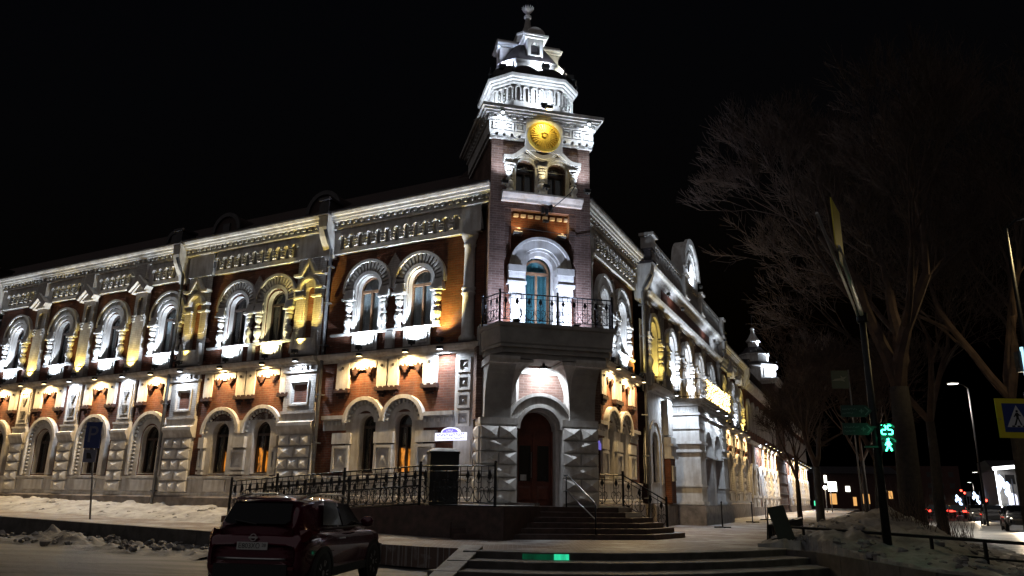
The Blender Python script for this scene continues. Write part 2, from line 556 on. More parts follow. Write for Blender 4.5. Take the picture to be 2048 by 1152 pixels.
# terrace at the corner and the pavement along the right facade
arc = [(-3.0, 18.6), (-1.9, 17.85), (-0.72, 17.36), (0.8, 17.12), (2.33, 17.26), (3.7, 17.75), (5.1, 18.55), (6.57, 19.65)]
poly = [Vector((x, y, 0)) for x, y in arc] + [rp(-2.6, 5.8), rp(140, 5.8), rp(140, -1), rp(0, -1), Vector((0.9, 25.5, 0)), lp(-0.68, -0.5)]
tb = MB().slab([(p.x, p.y) for p in poly], 0.0, 0.45)
terrace = struct(put('pavement', tb.mesh('pave', 'terrace')))
struct(terrace)

def arc_step(off, z, x0=2, x1=8):
    pts = [Vector((x, y, 0)) for x, y in arc[x0:x1]]
    c = Vector((2.6, 24.5, 0))
    out = []
    for p in pts:
        d = (p - c).normalized()
        out.append(p + d * off)
    return [(p.x, p.y) for p in out] + [(p.x, p.y) for p in reversed(pts)]
st = thing('terrace_steps', 'low curved granite steps rising from the road to the corner terrace', 'steps', FW, 2.3, 16.5, 0)
for off, z0, z1 in ((0.55, 0.0, 0.43), (1.25, 0.0, 0.285), (2.0, -0.02, 0.14)):
    pts = arc_step(off, 0)
    put('step', MB().slab(pts, z0, z1).mesh('curb'), parent=st)
    pts2 = arc_step(off + 0.02, 0)
    put('snow_strip', MB().slab([(x, y) for x, y in arc_step(off - 0.01, 0)], z1, z1 + 0.02).mesh('dirty_snow'), parent=st)
put('cheek_wall', MB().add([(-1.0, 17.5, 0.0), (-0.55, 17.35, 0.0), (-1.05, 15.1, 0.0), (-1.5, 15.2, 0.0), (-1.0, 17.5, 0.50), (-0.55, 17.35, 0.50), (-1.05, 15.1, 0.06), (-1.5, 15.2, 0.06)],
    [(0, 1, 2, 3), (4, 7, 6, 5), (0, 4, 5, 1), (1, 5, 6, 2), (2, 6, 7, 3), (3, 7, 4, 0)]).mesh('curb'), parent=st)
put('cheek_snow', MB().add([(-1.0, 17.5, 0.53), (-0.55, 17.35, 0.53), (-1.05, 15.1, 0.09), (-1.5, 15.2, 0.09), (-1.0, 17.5, 0.50), (-0.55, 17.35, 0.50), (-1.05, 15.1, 0.06), (-1.5, 15.2, 0.06)],
    [(0, 1, 2, 3), (0, 4, 5, 1), (1, 5, 6, 2), (2, 6, 7, 3), (3, 7, 4, 0)]).mesh('snow'), parent=st)
# green patches on the riser of the top step, built as emissive panels
p0, p1 = pz(1108, 1120, 0.33), pz(1138, 1120, 0.33)
def riser_patch(xa, xb, mat, label):
    c = Vector((2.6, 24.5, 0))
    y = lambda x: 17.19
    a, b = px(xa, 1117, 16.66), px(xb, 1117, 16.66)
    o = put('riser_patch', MB().box(a.x, b.x, 16.50, 16.60, 0.305, 0.415).mesh(mat))
    return o
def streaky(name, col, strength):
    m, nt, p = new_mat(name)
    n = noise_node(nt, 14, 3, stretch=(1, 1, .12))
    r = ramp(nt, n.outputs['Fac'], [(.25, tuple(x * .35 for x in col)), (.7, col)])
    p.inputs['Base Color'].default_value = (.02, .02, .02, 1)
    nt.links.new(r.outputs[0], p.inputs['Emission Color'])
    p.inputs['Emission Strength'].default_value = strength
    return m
M['green_dim'] = streaky('dim_green_patch', (0.0, 0.50, 0.20), 0.10)
M['green_step'] = streaky('green_riser_patch', (0.04, 1.0, 0.5), 0.85)

# snow swept against the left wall, heaps at the curb, banks on the right
def bank(a, c):
    u, d = 7.6 + a * 40, c * 2.7
    p = lp(u, d)
    h = 0.40 * max(0.0, 1 - c) ** 0.8 + 0.13 * (1 - c) * fbm(u * 1.3, d * 1.6) + 0.09 * max(0, fbm(u * 3.1, d * 3.1)) * (c < .9)
    if c > 0.98:
        h = -0.03
    return (p.x, p.y, 0.46 + rise(p) + h + 0.05 * fbm(u * 6, d * 6) * (1 - c))
tag(put('snow_bank', grid(bank, 260, 16).mesh('snow', 'bank', True)), 'ridge of white snow swept against the granite plinth', 'snow', kind='stuff')
def kerb_heap(a, c):
    u, d = 3.0 + a * 36, 5.9 + c * 2.6
    p = lp(u, d)
    e = math.sin(PI * min(1, c * 1.15) ** 0.6)
    cl = max(0.0, fbm(u * 0.45 + 9, d * 0.3) + 0.30)
    h = e * (0.24 * cl + 0.26 * cl * max(0, fbm(u * 2.3, d * 2.3)) + 0.12 * fbm(u * 6, d * 6) * min(1, cl * 2))
    return (p.x, p.y, rise(p) - 0.05 + max(-0.02, h))
tag(put('snow_heap', grid(kerb_heap, 420, 30).mesh('dirty_snow', 'heap', True)), 'lumpy dirty snow heaped along the road under the curb', 'snow', kind='stuff')
def off_bank(p):
    return p.y < 19.6 and p.x < 7.35 + max(0, 13.5 - p.y) * .45
def bank_z(u, d, c):
    ridge = math.exp(-((c - 0.36) / 0.26) ** 2)
    near = 1 / (1 + math.exp(-(u + 4.5) * 1.1))
    big = math.exp(-((u - 3.0) / 6.5) ** 2) * 0.50 + 0.20
    base = 0.47 * min(1, max(0, (0.92 - c) / .35))
    h = near * (ridge * big * 1.05 + 0.26 * ridge * fbm(u * 0.5, d * 0.7) + 0.14 * fbm(u * 1.7, d * 1.7) * min(1, ridge * 3)) + base
    return h + 0.05 * fbm(u * 2.2 + 4, d * 2.2) + 0.035 * fbm(u * 5, d * 5)
def right_bank(a, c):
    # right of the knee fence: from the terrace edge out to the road
    u, d = -15 + a * 66, 5.85 + c * 7.2
    p = rp(u, d)
    h = bank_z(u, d, c)
    if c > 0.97 or off_bank(p):
        h = -0.15
    return (p.x, p.y, h)
tag(put('snow_bank', grid(right_bank, 420, 110).mesh('dirty_snow', 'rbank', True)), 'broad grey snow bank heaped between the knee rail and the side street', 'snow', kind='stuff')
wallp = [Vector((6.5, 19.75, 0)), Vector((7.22, 18.3, 0)), Vector((7.30, 15.8, 0)), Vector((7.32, 13.4, 0)), Vector((8.3, 11.2, 0)), Vector((9.6, 8.6, 0))]
lw = thing('retaining_curb', 'low dark stone curb holding back the snow bank beside the terrace steps', 'curb', FW, 7.3, 16, 0)
for a, b in zip(wallp, wallp[1:]):
    n = max(1, round((b - a).length / 1.1))
    for i in range(n):
        p, q = a.lerp(b, i / n), a.lerp(b, (i + .985) / n)
        o_ = Vector((q.y - p.y, p.x - q.x, 0)).normalized() * -.12
        put('curb_stone', MB().slab([(p.x, p.y), (q.x, q.y), (q.x - o_.x, q.y - o_.y), (p.x - o_.x, p.y - o_.y)], -.05, .44).mesh('curb'), parent=lw)

# loose lumps of ploughed snow along the curb and on the right bank
rnd = random.Random(12)
lm_ = MB()
def lump(p, r):
    n, k = 7, len(lm_.v)
    for i in range(4):
        for j in range(n):
            a, b2 = 2 * PI * j / n, PI * (i + .5) / 4
            q = r * (1 + rnd.uniform(-.28, .28))
            lm_.v.append((p.x + q * math.sin(b2) * math.cos(a) * 1.2, p.y + q * math.sin(b2) * math.sin(a), p.z + q * math.cos(b2) * .75))
    for i in range(3):
        for j in range(n):
            lm_.f.append((k + i * n + j, k + (i + 1) * n + j, k + (i + 1) * n + (j + 1) % n, k + i * n + (j + 1) % n))
    lm_.f.append(tuple(k + j for j in range(n)))
for i in range(520):
    u, d = 2 + rnd.random() * 34, 6.0 + abs(rnd.gauss(.2, .9))
    if fbm(u * .45 + 9, d * .3) < -.22:
        continue
    p = lp(u, d)
    p.z = rise(p) + .04 + .10 * rnd.random()
    lump(p, .04 + .11 * rnd.random() ** 2.5)
for i in range(260):
    u, d = 8 + rnd.random() * 22, .4 + rnd.random() * 2.0
    p = lp(u, d)
    p.z = .47 + rise(p) + .36 * max(0, 1 - d / 2.6)
    lump(p, .03 + .08 * rnd.random() ** 2)
for i in range(420):
    u, d = -8 + rnd.random() * 20, 6.2 + rnd.random() * 5.5
    p = rp(u, d)
    if off_bank(p):
        continue
    p.z = bank_z(u, d, (d - 5.85) / 7.2)
    lump(p, .03 + .10 * rnd.random() ** 2)
tag(put('snow_lumps', lm_.mesh('dirty_snow', 'lumps')), 'scattered lumps of ploughed snow along the curb and the banks', 'snow', kind='stuff')
# ================================================================== the museum
museum = thing('museum_building', 'two-storey red brick museum with white ornament and a corner tower', 'building', FT, 0, 0, 0)
B = museum
def part(name, mb, mat, F, x=0, y=0, z=0, parent=None, rz=0.0, smooth=False, sc=1.0):
    me = mb.mesh(mat, name, smooth) if isinstance(mb, MB) else mb
    return put(name, me, F, x, y, z, parent or B, rz, sc)

def window_meshes(hw, zs, zp, fmat, kind):
    def mk():
        f = MB()
        f.box(-hw, -hw + .07, .20, .30, zs, zp).box(hw - .07, hw, .20, .30, zs, zp).box(-hw + .07, hw - .07, .20, .30, zs, zs + .08)
        f.ring(0, zp, hw - .07, hw, 0, 180, .20, .30, 12)
        f.box(-hw + .07, hw - .07, .185, .285, zp - .10, zp - .01).box(-.035, .035, .19, .29, zs + .08, zp - .10)
        pane = MB()
        pts = [(-hw, zs)] + [(hw, zs)] + [(hw * math.cos(PI * i / 12), zp + hw * math.sin(PI * i / 12)) for i in range(13)]
        pane.prism(pts, .262, .268)
        cu = MB()
        n = 22
        w = hw + .12
        for i in range(n + 1):
            x = -w + 2 * w * i / n
            yy = .335 + .03 * math.sin(i * 1.9) + (.03 if abs(i - n / 2) < 1 else 0)
            cu.v += [(x, yy, zs - .1), (x, yy, zp + hw + .1)]
        for i in range(n):
            cu.f.append((2 * i, 2 * i + 2, 2 * i + 3, 2 * i + 1))
        return f.mesh(fmat, 'window_frame'), pane.mesh('glass', 'pane'), cu.mesh(kind, 'curtain', True)
    return cached(('win', hw, zs, zp, fmat, kind), mk)
def window(F, x, hw, zs, zp, fmat='frame_dark', cur='curtain_dark', y=0.0, name='window', glow=None, glow_rect=None):
    f, p, c = window_meshes(hw, zs, zp, fmat, cur)
    w = put(name, f, F, x, y, 0, B)
    put('pane', p, F, x, y, 0, w)
    put('curtain', c, F, x, y, 0, w)
    if name in ('lower_window', 'upper_window'):
        put('reveal', cached(('rev', hw, zs, zp), lambda: MB().ring(0, zp, hw - .015, hw, 0, 180, -.004, .2, 12).box(-hw, -hw + .015, -.004, .2, zs, zp).box(hw - .015, hw, -.004, .2, zs, zp).box(-hw, hw, -.03, .2, zs, zs + .02).mesh('white', 'reveal')), F, x, y, 0, w)
    if glow:
        a, b, c0, c1 = glow_rect
        put('lit_interior', MB().add([(a, .295, c0), (b, .295, c0), (b, .295, c1), (a, .295, c1)], [(0, 1, 2, 3)]).mesh(glow), F, x, y, 0, w)
    return w

COLON = [(.13, 0), (.13, .08), (.09, .10), (.10, .22), (.15, .30), (.16, .42), (.12, .52), (.07, .56), (.07, .60), (.12, .62), (.12, .66), (.07, .68), (.075, .78), (.13, .86), (.14, .95), (.10, 1.02), (.15, 1.06), (.15, 1.12), (.11, 1.14), (.17, 1.2)]
def colonette(F, x, y, z, h, r=1.0, parent=None):
    me = cached(('colon', h, r), lambda: MB().lathe([(a * r, b * h / 1.2) for a, b in COLON], n=12).mesh('white', 'colonette', False))
    return put('colonette', me, F, x, y, z, parent or B)

def upper_surround(F, x, y=0.08, fancy=True):
    # hood arch over an upper window: spring 8.82, half width .5
    h = part('window_hood', MB().ring(0, 8.82, .52, .66, 0, 180, -.10, .10, 16).box(-.66, -.52, -.10, .10, 8.45, 8.82).box(.52, .66, -.10, .10, 8.45, 8.82)
             .ring(0, 8.82, 1.0, 1.10, -6, 186, -.16, .04, 20), 'white', F, x, y)
    if fancy:
        v = cached('voussoir', lambda: MB().prism([(-.035, .67), (.035, .67), (.05, 1.0), (-.05, 1.0)], -.09, .05).mesh('white', 'voussoir'))
        for i in range(17):
            a = rad(-82 + 164 * i / 16)
            put('voussoir', v, F, x, y, 8.82, h, R=Matrix.Rotation(a, 4, 'Y'))
        part('hood_backing', cached('hb', lambda: MB().ring(0, 8.82, .66, 1.0, -2, 182, -.02, .05, 16).mesh('white')), None, F, x, y, 0, h)
    else:
        part('hood_ring', cached('hr', lambda: MB().ring(0, 8.82, .70, .84, -2, 182, -.13, .05, 16).ring(0, 8.82, .84, .98, -2, 182, -.06, .05, 16).mesh('white')), None, F, x, y, 0, h)
    imp = cached('impost', lambda: MB().box(-.26, .26, -.24, .06, 8.40, 8.48).box(-.22, .22, -.20, .06, 8.48, 8.62).box(-.2, .2, -.16, .06, 8.62, 8.80).mesh('white', 'impost'))
    for s in (-1, 1):
        put('impost', imp, F, x + s * .80, y, 0, h)
        colonette(F, x + s * .80, y - .10, 7.22, 1.18)
    jb = cached('jamb', lambda: MB().box(-.06, .06, -.06, .04, 7.22, 8.45).mesh('white', 'jamb'))
    for s in (-1, 1):
        put('jamb', jb, F, x + s * .58, y, 0, h)
    return h
def sill_panel(F, x, y=0.0, w=.55):
    p = part('sill_panel', cached(('sp', w), lambda: MB().box(-w, w, -.04, .02, 6.50, 7.10).mesh('white', 'sill_panel')), None, F, x, y)
    fr = cached('spf', lambda: MB().box(-.16, .16, -.03, 0, -.2, -.15).box(-.16, .16, -.03, 0, .15, .2).box(-.16, -.11, -.03, 0, -.15, .15).box(.11, .16, -.03, 0, -.15, .15).pyr(-.07, .07, -.09, .09, 0, -.005, -.03).mesh('white', 'panel_frame'))
    for s in (-1, 1):
        put('panel_frame', fr, F, x + s * .28, y - .04, 6.80, p)

def pendant_block(F, x, w=.30, z0=5.12, z1=6.12, parent=None):
    p = part('pendant_block', cached(('pb', w, z0, z1), lambda: MB().box(-w, w, -.12, .02, z0, z1).mesh('white', 'pendant_block')), None, F, x, 0)
    c = cached(('pc', w), lambda: MB().box(-w - .05, w + .05, -.18, .02, -.10, 0).box(-w + .06, w - .06, -.14, .02, -.20, -.10).box(-w + .14, w - .14, -.10, .02, -.30, -.20)
               .box(-w - .05, -w + .06, -.18, .0, 0, .05).box(-.06, .06, -.18, .0, 0, .05).box(w - .06, w + .05, -.18, 0, 0, .05).mesh('dark_brick', 'corbel'))
    put('corbel', c, F, x, 0, z0, p)
    ro = cached('rosette', lambda: MB().lathe([(.055, 0), (.055, .03), (.03, .045)], n=10).mesh('curb', 'rosette'))
    put('rosette', ro, F, x, -.12, z1 - .22, p, R=Matrix.Rotation(PI / 2, 4, 'X'))
    return p
def stepped_lintel(F, x, w=.55):
    # white head of a brick panel: its lower edge hangs in steps
    def mk():
        b = MB()
        b.box(-w - .02, w + .02, -.10, .02, 5.86, 6.12)
        for cx, dz in ((-.62, .22), (-.31, .10), (0, .0), (.31, .10), (.62, .22)):
            b.box((cx * w) - .09, (cx * w) + .09, -.10, .02, 5.80 - dz * .0, 5.86)
        return b.mesh('white', 'stepped_lintel')
    p = part('stepped_lintel', cached(('sl', w), mk), None, F, x, 0)
    cr = cached('stepdrop', lambda: MB().box(-.15, .15, -.13, .0, .10, .17).box(-.10, .10, -.13, 0, .03, .10).box(-.045, .045, -.13, 0, -.05, .03).box(-.19, -.14, -.13, 0, .17, .22).box(.14, .19, -.13, 0, .17, .22).box(-.035, .035, -.13, 0, .17, .25).mesh('dark_brick', 'stepped_drop'))
    for s in (-1, 1):
        put('stepped_drop', cr, F, x + s * w * .52, 0, 5.66, p)
    return p

def lower_hood(F, x, hw, zp, ro, straight=None, nb=15):
    # white arch round a lower window with a bead of dentils
    h = part('arch_hood', MB().ring(0, zp, hw, ro - .30, 0, 180, -.05, .06, 16).ring(0, zp, ro - .13, ro, 0, 180, -.20, .04, 20).ring(0, zp, ro - .30, ro - .13, 0, 180, -.02, .05, 16), 'white', F, x, 0)
    bd = cached('bead', lambda: MB().box(-.035, .035, -.12, .03, -.06, .06).mesh('white', 'bead'))
    rm = ro - .21
    for i in range(nb):
        a = rad(6 + 168 * i / (nb - 1))
        put('bead', bd, F, x + rm * math.cos(a), 0, zp + rm * math.sin(a), h, R=Matrix.Rotation(PI / 2 - a, 4, 'Y'))
    if straight:
        s0 = straight
        jm = cached(('ajamb', ro, hw, s0, zp), lambda: MB().box(-ro + .30, -hw, -.05, .06, s0, zp).box(-ro, -ro + .13, -.20, .04, s0, zp).box(-ro + .13, -ro + .30, -.02, .05, s0, zp).mesh('white', 'arch_jamb'))
        put('arch_jamb', jm, F, x, 0, 0, h)
        put('arch_jamb', jm, F, x, 0, 0, h, sc=(-1, 1, 1))
        k = 9
        for sgn in (-1, 1):
            for i in range(k):
                put('bead', bd, F, x + sgn * rm, 0, s0 + .1 + (zp - s0 - .1) * i / k, h, R=Matrix.Rotation(PI / 2, 4, 'Y'))
    return h

def square_panel(F, x, z, w, h, y=-.06):
    me = cached(('sqp', w, h), lambda: MB().box(-w, w, -.07, .03, -h, -h + .09).box(-w, w, -.07, .03, h - .09, h).box(-w, -w + .09, -.07, .03, -h + .09, h - .09).box(w - .09, w, -.07, .03, -h + .09, h - .09)
                .box(-w + .09, w - .09, -.005, .03, -h + .09, h - .09).pyr(-w + .17, w - .17, -h + .17, h - .17, 0, -.01, -.06).mesh('white', 'square_panel'))
    return put('square_panel', me, F, x, y, z, B)

def diamond_pier(F, x, w, z0, z1, rows, y=-.05, first=1, proud=.16):
    p = part('rusticated_pier', MB().box(-w, w, y, .05, z0, z1), 'white', F, x, 0)
    rh = (z1 - z0) / rows
    for i in range(rows):
        n = (first + i) % 2 + (1 if w < .6 else 2)
        bw = 2 * w / n
        me = cached(('dia', round(bw, 3), round(rh, 3), proud), lambda: MB().pyr(-bw / 2 + .015, bw / 2 - .015, -rh / 2 + .02, rh / 2 - .02, 0, -.07, -.07 - proud).mesh('white', 'diamond_block'))
        for j in range(n):
            put('diamond_block', me, F, x - w + bw * (j + .5), y, z0 + rh * (i + .5), p)
    return p

def frieze(F, x0, x1, niches, sp=.417, y=-.02):
    # overhanging band with blind lancets, bars between them, string course, dentils and cornice
    xs = niches
    w = .115
    b = MB().wall(x0, x1, 10.28, 11.24, [(x, w, 10.44, 10.84) for x in xs], y - .12, .13, 8)
    b.add([(x0, y - .12, 10.28), (x1, y - .12, 10.28), (x1, .25, 10.28), (x0, .25, 10.28)], [(0, 1, 2, 3)])
    b.add([(x0, y + .08, 10.40), (x1, y + .08, 10.40), (x1, y - .08, 10.99), (x0, y - .08, 10.99)], [(0, 1, 2, 3)])  # niche backs lean out at the top, shaped to catch the uplight
    fr = part('frieze', b, 'white', F)
    bars = cached('bars', lambda: MB().box(-.085, .085, -.08, .0, 0, .05).box(-.085, .085, -.08, 0, .11, .16).box(-.085, .085, -.08, 0, .22, .27).mesh('white', 'frieze_bars'))
    hd = cached('lhead', lambda: MB().ring(0, 0, .115, .170, 0, 180, -.10, .0, 8).mesh('white', 'lancet_head'))
    for i, x in enumerate(xs):
        put('lancet_head', hd, F, x, y - .12, 10.84, fr)
        if i:
            if abs(xs[i] - xs[i - 1]) < .6:
                put('frieze_bars', bars, F, (xs[i] + xs[i - 1]) / 2, y - .12, 10.50, fr)
    return fr
def cornice(F, x0, x1, y=-.02, top=11.86, dent=True):
    prof = [(.3, 11.24), (y - .16, 11.24), (y - .20, 11.27), (y - .20, 11.33), (y - .13, 11.34), (y - .13, 11.52), (y - .30, 11.53), (y - .32, 11.60), (y - .38, 11.61), (y - .40, 11.70), (y - .48, 11.71), (y - .52, 11.80), (y - .52, 11.84), (y - .30, top), (.3, top + .04)]
    c = part('cornice', MB().prof_x(prof, x0, x1), 'white', F)
    if dent:
        d = cached('dentil', lambda: MB().box(-.065, .065, -.12, .01, 0, .11).mesh('white', 'dentil'))
        n = int((x1 - x0) / .30)
        for i in range(n):
            put('dentil', d, F, x0 + (x1 - x0) * (i + .5) / n, y - .13, 11.40, c)
    part('roof_edge', MB().prof_x([(y - .54, 11.85), (y - .54, 11.90), (.3, 11.98), (.3, 11.92)], x0, x1), 'dark_roof', F, 0, 0, 0, c)
    return c
def ledge(F, x0, x1, y=0.0):
    prof = [(.1, 6.12), (y - .14, 6.12), (y - .16, 6.20), (y - .28, 6.24), (y - .34, 6.32), (y - .36, 6.40), (y - .12, 6.46), (.1, 6.46)]
    l = part('ledge', MB().prof_x(prof, x0, x1), 'white', F)
    part('ledge_flashing', MB().prof_x([(y - .38, 6.395), (y - .38, 6.42), (.05, 6.49), (.05, 6.465)], x0, x1), 'dark_roof', F, 0, 0, 0, l)
    return l
def sill_string(F, x0, x1, y=0.0):
    return part('sill_string', MB().prof_x([(.10, 7.12), (y - .07, 7.12), (y - .10, 7.15), (y - .10, 7.20), (.10, 7.22)], x0, x1), 'white', F)
def base_course(F, x0, x1):
    part('plinth', MB().prof_x([(.2, .2), (-.22, .2), (-.22, 1.36), (-.16, 1.42), (.2, 1.42)], x0, x1), 'plinth', F)
    part('base_course', MB().prof_x([(.1, 1.42), (-.12, 1.42), (-.12, 1.52), (-.08, 1.54), (-.08, 2.06), (-.14, 2.08), (-.14, 2.16), (.1, 2.20)], x0, x1), 'white', F)
def base_blocks(F, xs, w=.42):
    me = cached(('bb', w), lambda: MB().box(-w, w, -.07, .02, 1.60, 2.02).mesh('white', 'base_block'))
    for x in xs:
        put('base_block', me, F, x, -.08, 0, B)
def drainpipe(F, x, y=-.22, z0=.55, z1=10.9, out=.42):
    b = MB().tube([(0, 0, z0), (0, 0, z1 - .5), (0, -out * .5, z1 - .15), (0, -out, z1 + .25)], .065, 10)
    b.tube([(0, 0, z0 + .02), (0, -.22, z0 - .12)], .07, 10)
    me = cached(('pipe', z0, z1, out), lambda: b.mesh('pipe', 'drainpipe', True))
    p = put('drainpipe', me, F, x, y, 0, B)
    cl = cached('clamp', lambda: MB().box(-.085, .085, -.085, .2, -.025, .025).mesh('pipe', 'clamp'))
    for z in (1.6, 3.3, 5.0, 6.8, 8.4, 9.8):
        put('clamp', cl, F, x, y, z, p)
    return p
def divider(F, x, w=.22):
    # console pier between two bays with a capped block above the cornice
    prof = [(.2, 10.15), (-.10, 10.15), (-.22, 10.5), (-.50, 10.95), (-.60, 11.3), (-.62, 11.75), (.2, 11.75)]
    d = part('console_pier', MB().prof_x(prof, -w, w), 'white', F, x)
    part('pier_cap', MB().box(-w - .08, w + .08, -.72, .2, 11.75, 11.86).box(-w + .02, w - .02, -.6, .1, 11.86, 12.35).box(-w - .05, w + .05, -.68, .15, 12.35, 12.45), 'dark_roof', F, x, 0, 0, d)

# ---------------------------------------------------------------- bay next to the tower (left: s=-1, right: s=+1)
def corner_bay(F, s):
    X = lambda u: s * u
    e0, e1 = sorted((X(-.9), X(6.75)))
    lows = [(X(4.50), .34, 2.24, 3.88), (X(3.00), .34, 2.24, 3.88)]
    part('lower_wall', MB().wall(e0, e1, 1.4, 6.15, lows, 0, .4), 'brick', F)
    ups = [(X(4.93), .5, 7.2, 8.82), (X(2.67), .5, 7.2, 8.82)]
    part('upper_wall', MB().wall(e0, e1, 6.4, 10.35, ups, .08, .35), 'brick', F)
    base_course(F, e0, e1)
    for i, (x, hw, zs, zp) in enumerate(lows):
        g = 'amber_glow' if (s < 0 and i == 1) else None
        window(F, x, hw, zs, zp, glow=g, glow_rect=(-.28, .28, 2.3, 3.1), name='lower_window')
        lower_hood(F, x + s * (.22 if i == 0 else -.01) * .6, hw + .06, 3.97, .88, None, 13)
    xa, xb = X(4.63), X(2.99)
    # white field round the two windows, the string running off to both sides
    l, r = sorted((xa, xb))
    xe0, xe1 = sorted((X(1.0), X(6.45)))
    part('hood_string', MB().ribbon([(xe0, 4.16), (l - .86, 4.16)], .13, -.20, .03), 'white', F)
    part('hood_string', MB().ribbon([(r + .86, 4.16), (xe1, 4.16)], .13, -.20, .03), 'white', F)
    for q0, q1 in ((xe0, l - .80), (r + .80, xe1)):
        part('dentil_band', MB().box(q0, q1, -.06, .03, 3.72, 4.09), 'white', F)
        n = max(2, int((q1 - q0) / .16))
        me = cached('smalldent', lambda: MB().box(-.04, .04, -.05, 0, 0, .12).mesh('white', 'small_dentil'))
        for i in range(n):
            put('small_dentil', me, F, q0 + (q1 - q0) * (i + .5) / n, -.06, 3.90, B)
    fld = MB().wall(l - .80, r + .80, 2.2, 4.27, [(a, .35, 2.22, 3.87) for a, _, _, _ in lows], -.03, .05)
    part('window_field', fld, 'white', F)
    for u in (5.55, 3.74, 2.05):
        square_panel(F, X(u), 2.75, .36, .44, -.07)
        part('impost_block', MB().box(-.40, .40, -.14, .03, 3.25, 3.62), 'white', F, X(u))
    for u in (5.7, 3.98, 3.50, 2.0):
        pendant_block(F, X(u), .20 if u in (3.98, 3.5) else .27)
    stepped_lintel(F, X(4.84), .58)
    stepped_lintel(F, X(2.75), .50)
    # tall strip of square frames beside the tower
    strip = part('corner_strip', MB().box(-.36, .36, -.10, .03, 2.2, 6.12), 'white', F, X(.62))
    for k in range(4):
        square_panel(F, X(.62), 5.70 - k * .58, .25, .25, -.10)
    part('corner_band', MB().box(-.30, .30, -.14, .03, 2.25, 3.3), 'white', F, X(.62))
    ledge(F, e0, e1)
    sill_string(F, *sorted((X(1.75), X(6.5))), .05)
    for x, hw, zs, zp in ups:
        window(F, x, hw, zs, zp, 'frame', 'curtain', .08, 'upper_window')
        upper_surround(F, x)
        sill_panel(F, x, .02)
    # gabled lozenge between the two hoods
    xm = X(3.8)
    part('lozenge', MB().prism([(-.34, 9.5), (0, 9.02), (.34, 9.5), (0, 10.02)], -.07, .05), 'white_brick', F, xm, .08)
    part('pedestal_block', MB().box(-.16, .16, -.12, .05, 6.5, 7.12), 'white', F, X(3.8), .05)
    # engaged column
    part('column', MB().lathe([(.26, 6.46), (.30, 6.5), (.30, 6.62), (.22, 6.72), (.20, 8.05), (.25, 8.10), (.25, 8.16), (.20, 8.20), (.25, 8.26), (.25, 8.32), (.19, 8.38), (.185, 9.75), (.22, 9.80), (.22, 9.86), (.19, 9.90), (.28, 10.1), (.34, 10.28)], n=16), 'white', F, X(.62), -.02, 0, None, 0, True)
    part('corner_pilaster', MB().box(-.5, .30, -.03, .1, 6.46, 10.3) if s > 0 else MB().box(-.30, .5, -.03, .1, 6.46, 10.3), 'brick', F, X(.1), .06)
    fx = [X(1.13 + .4175 * i) for i in range(13)]
    frieze(F, *sorted((X(.15), X(6.55))), sorted(fx))
    cornice(F, *sorted((X(-.3), X(6.6))))
corner_bay(FL, -1)
corner_bay(FR, 1)
divider(FL, -6.78)
drainpipe(FL, -6.62)
divider(FR, 7.75, .25)
drainpipe(FR, 7.35)
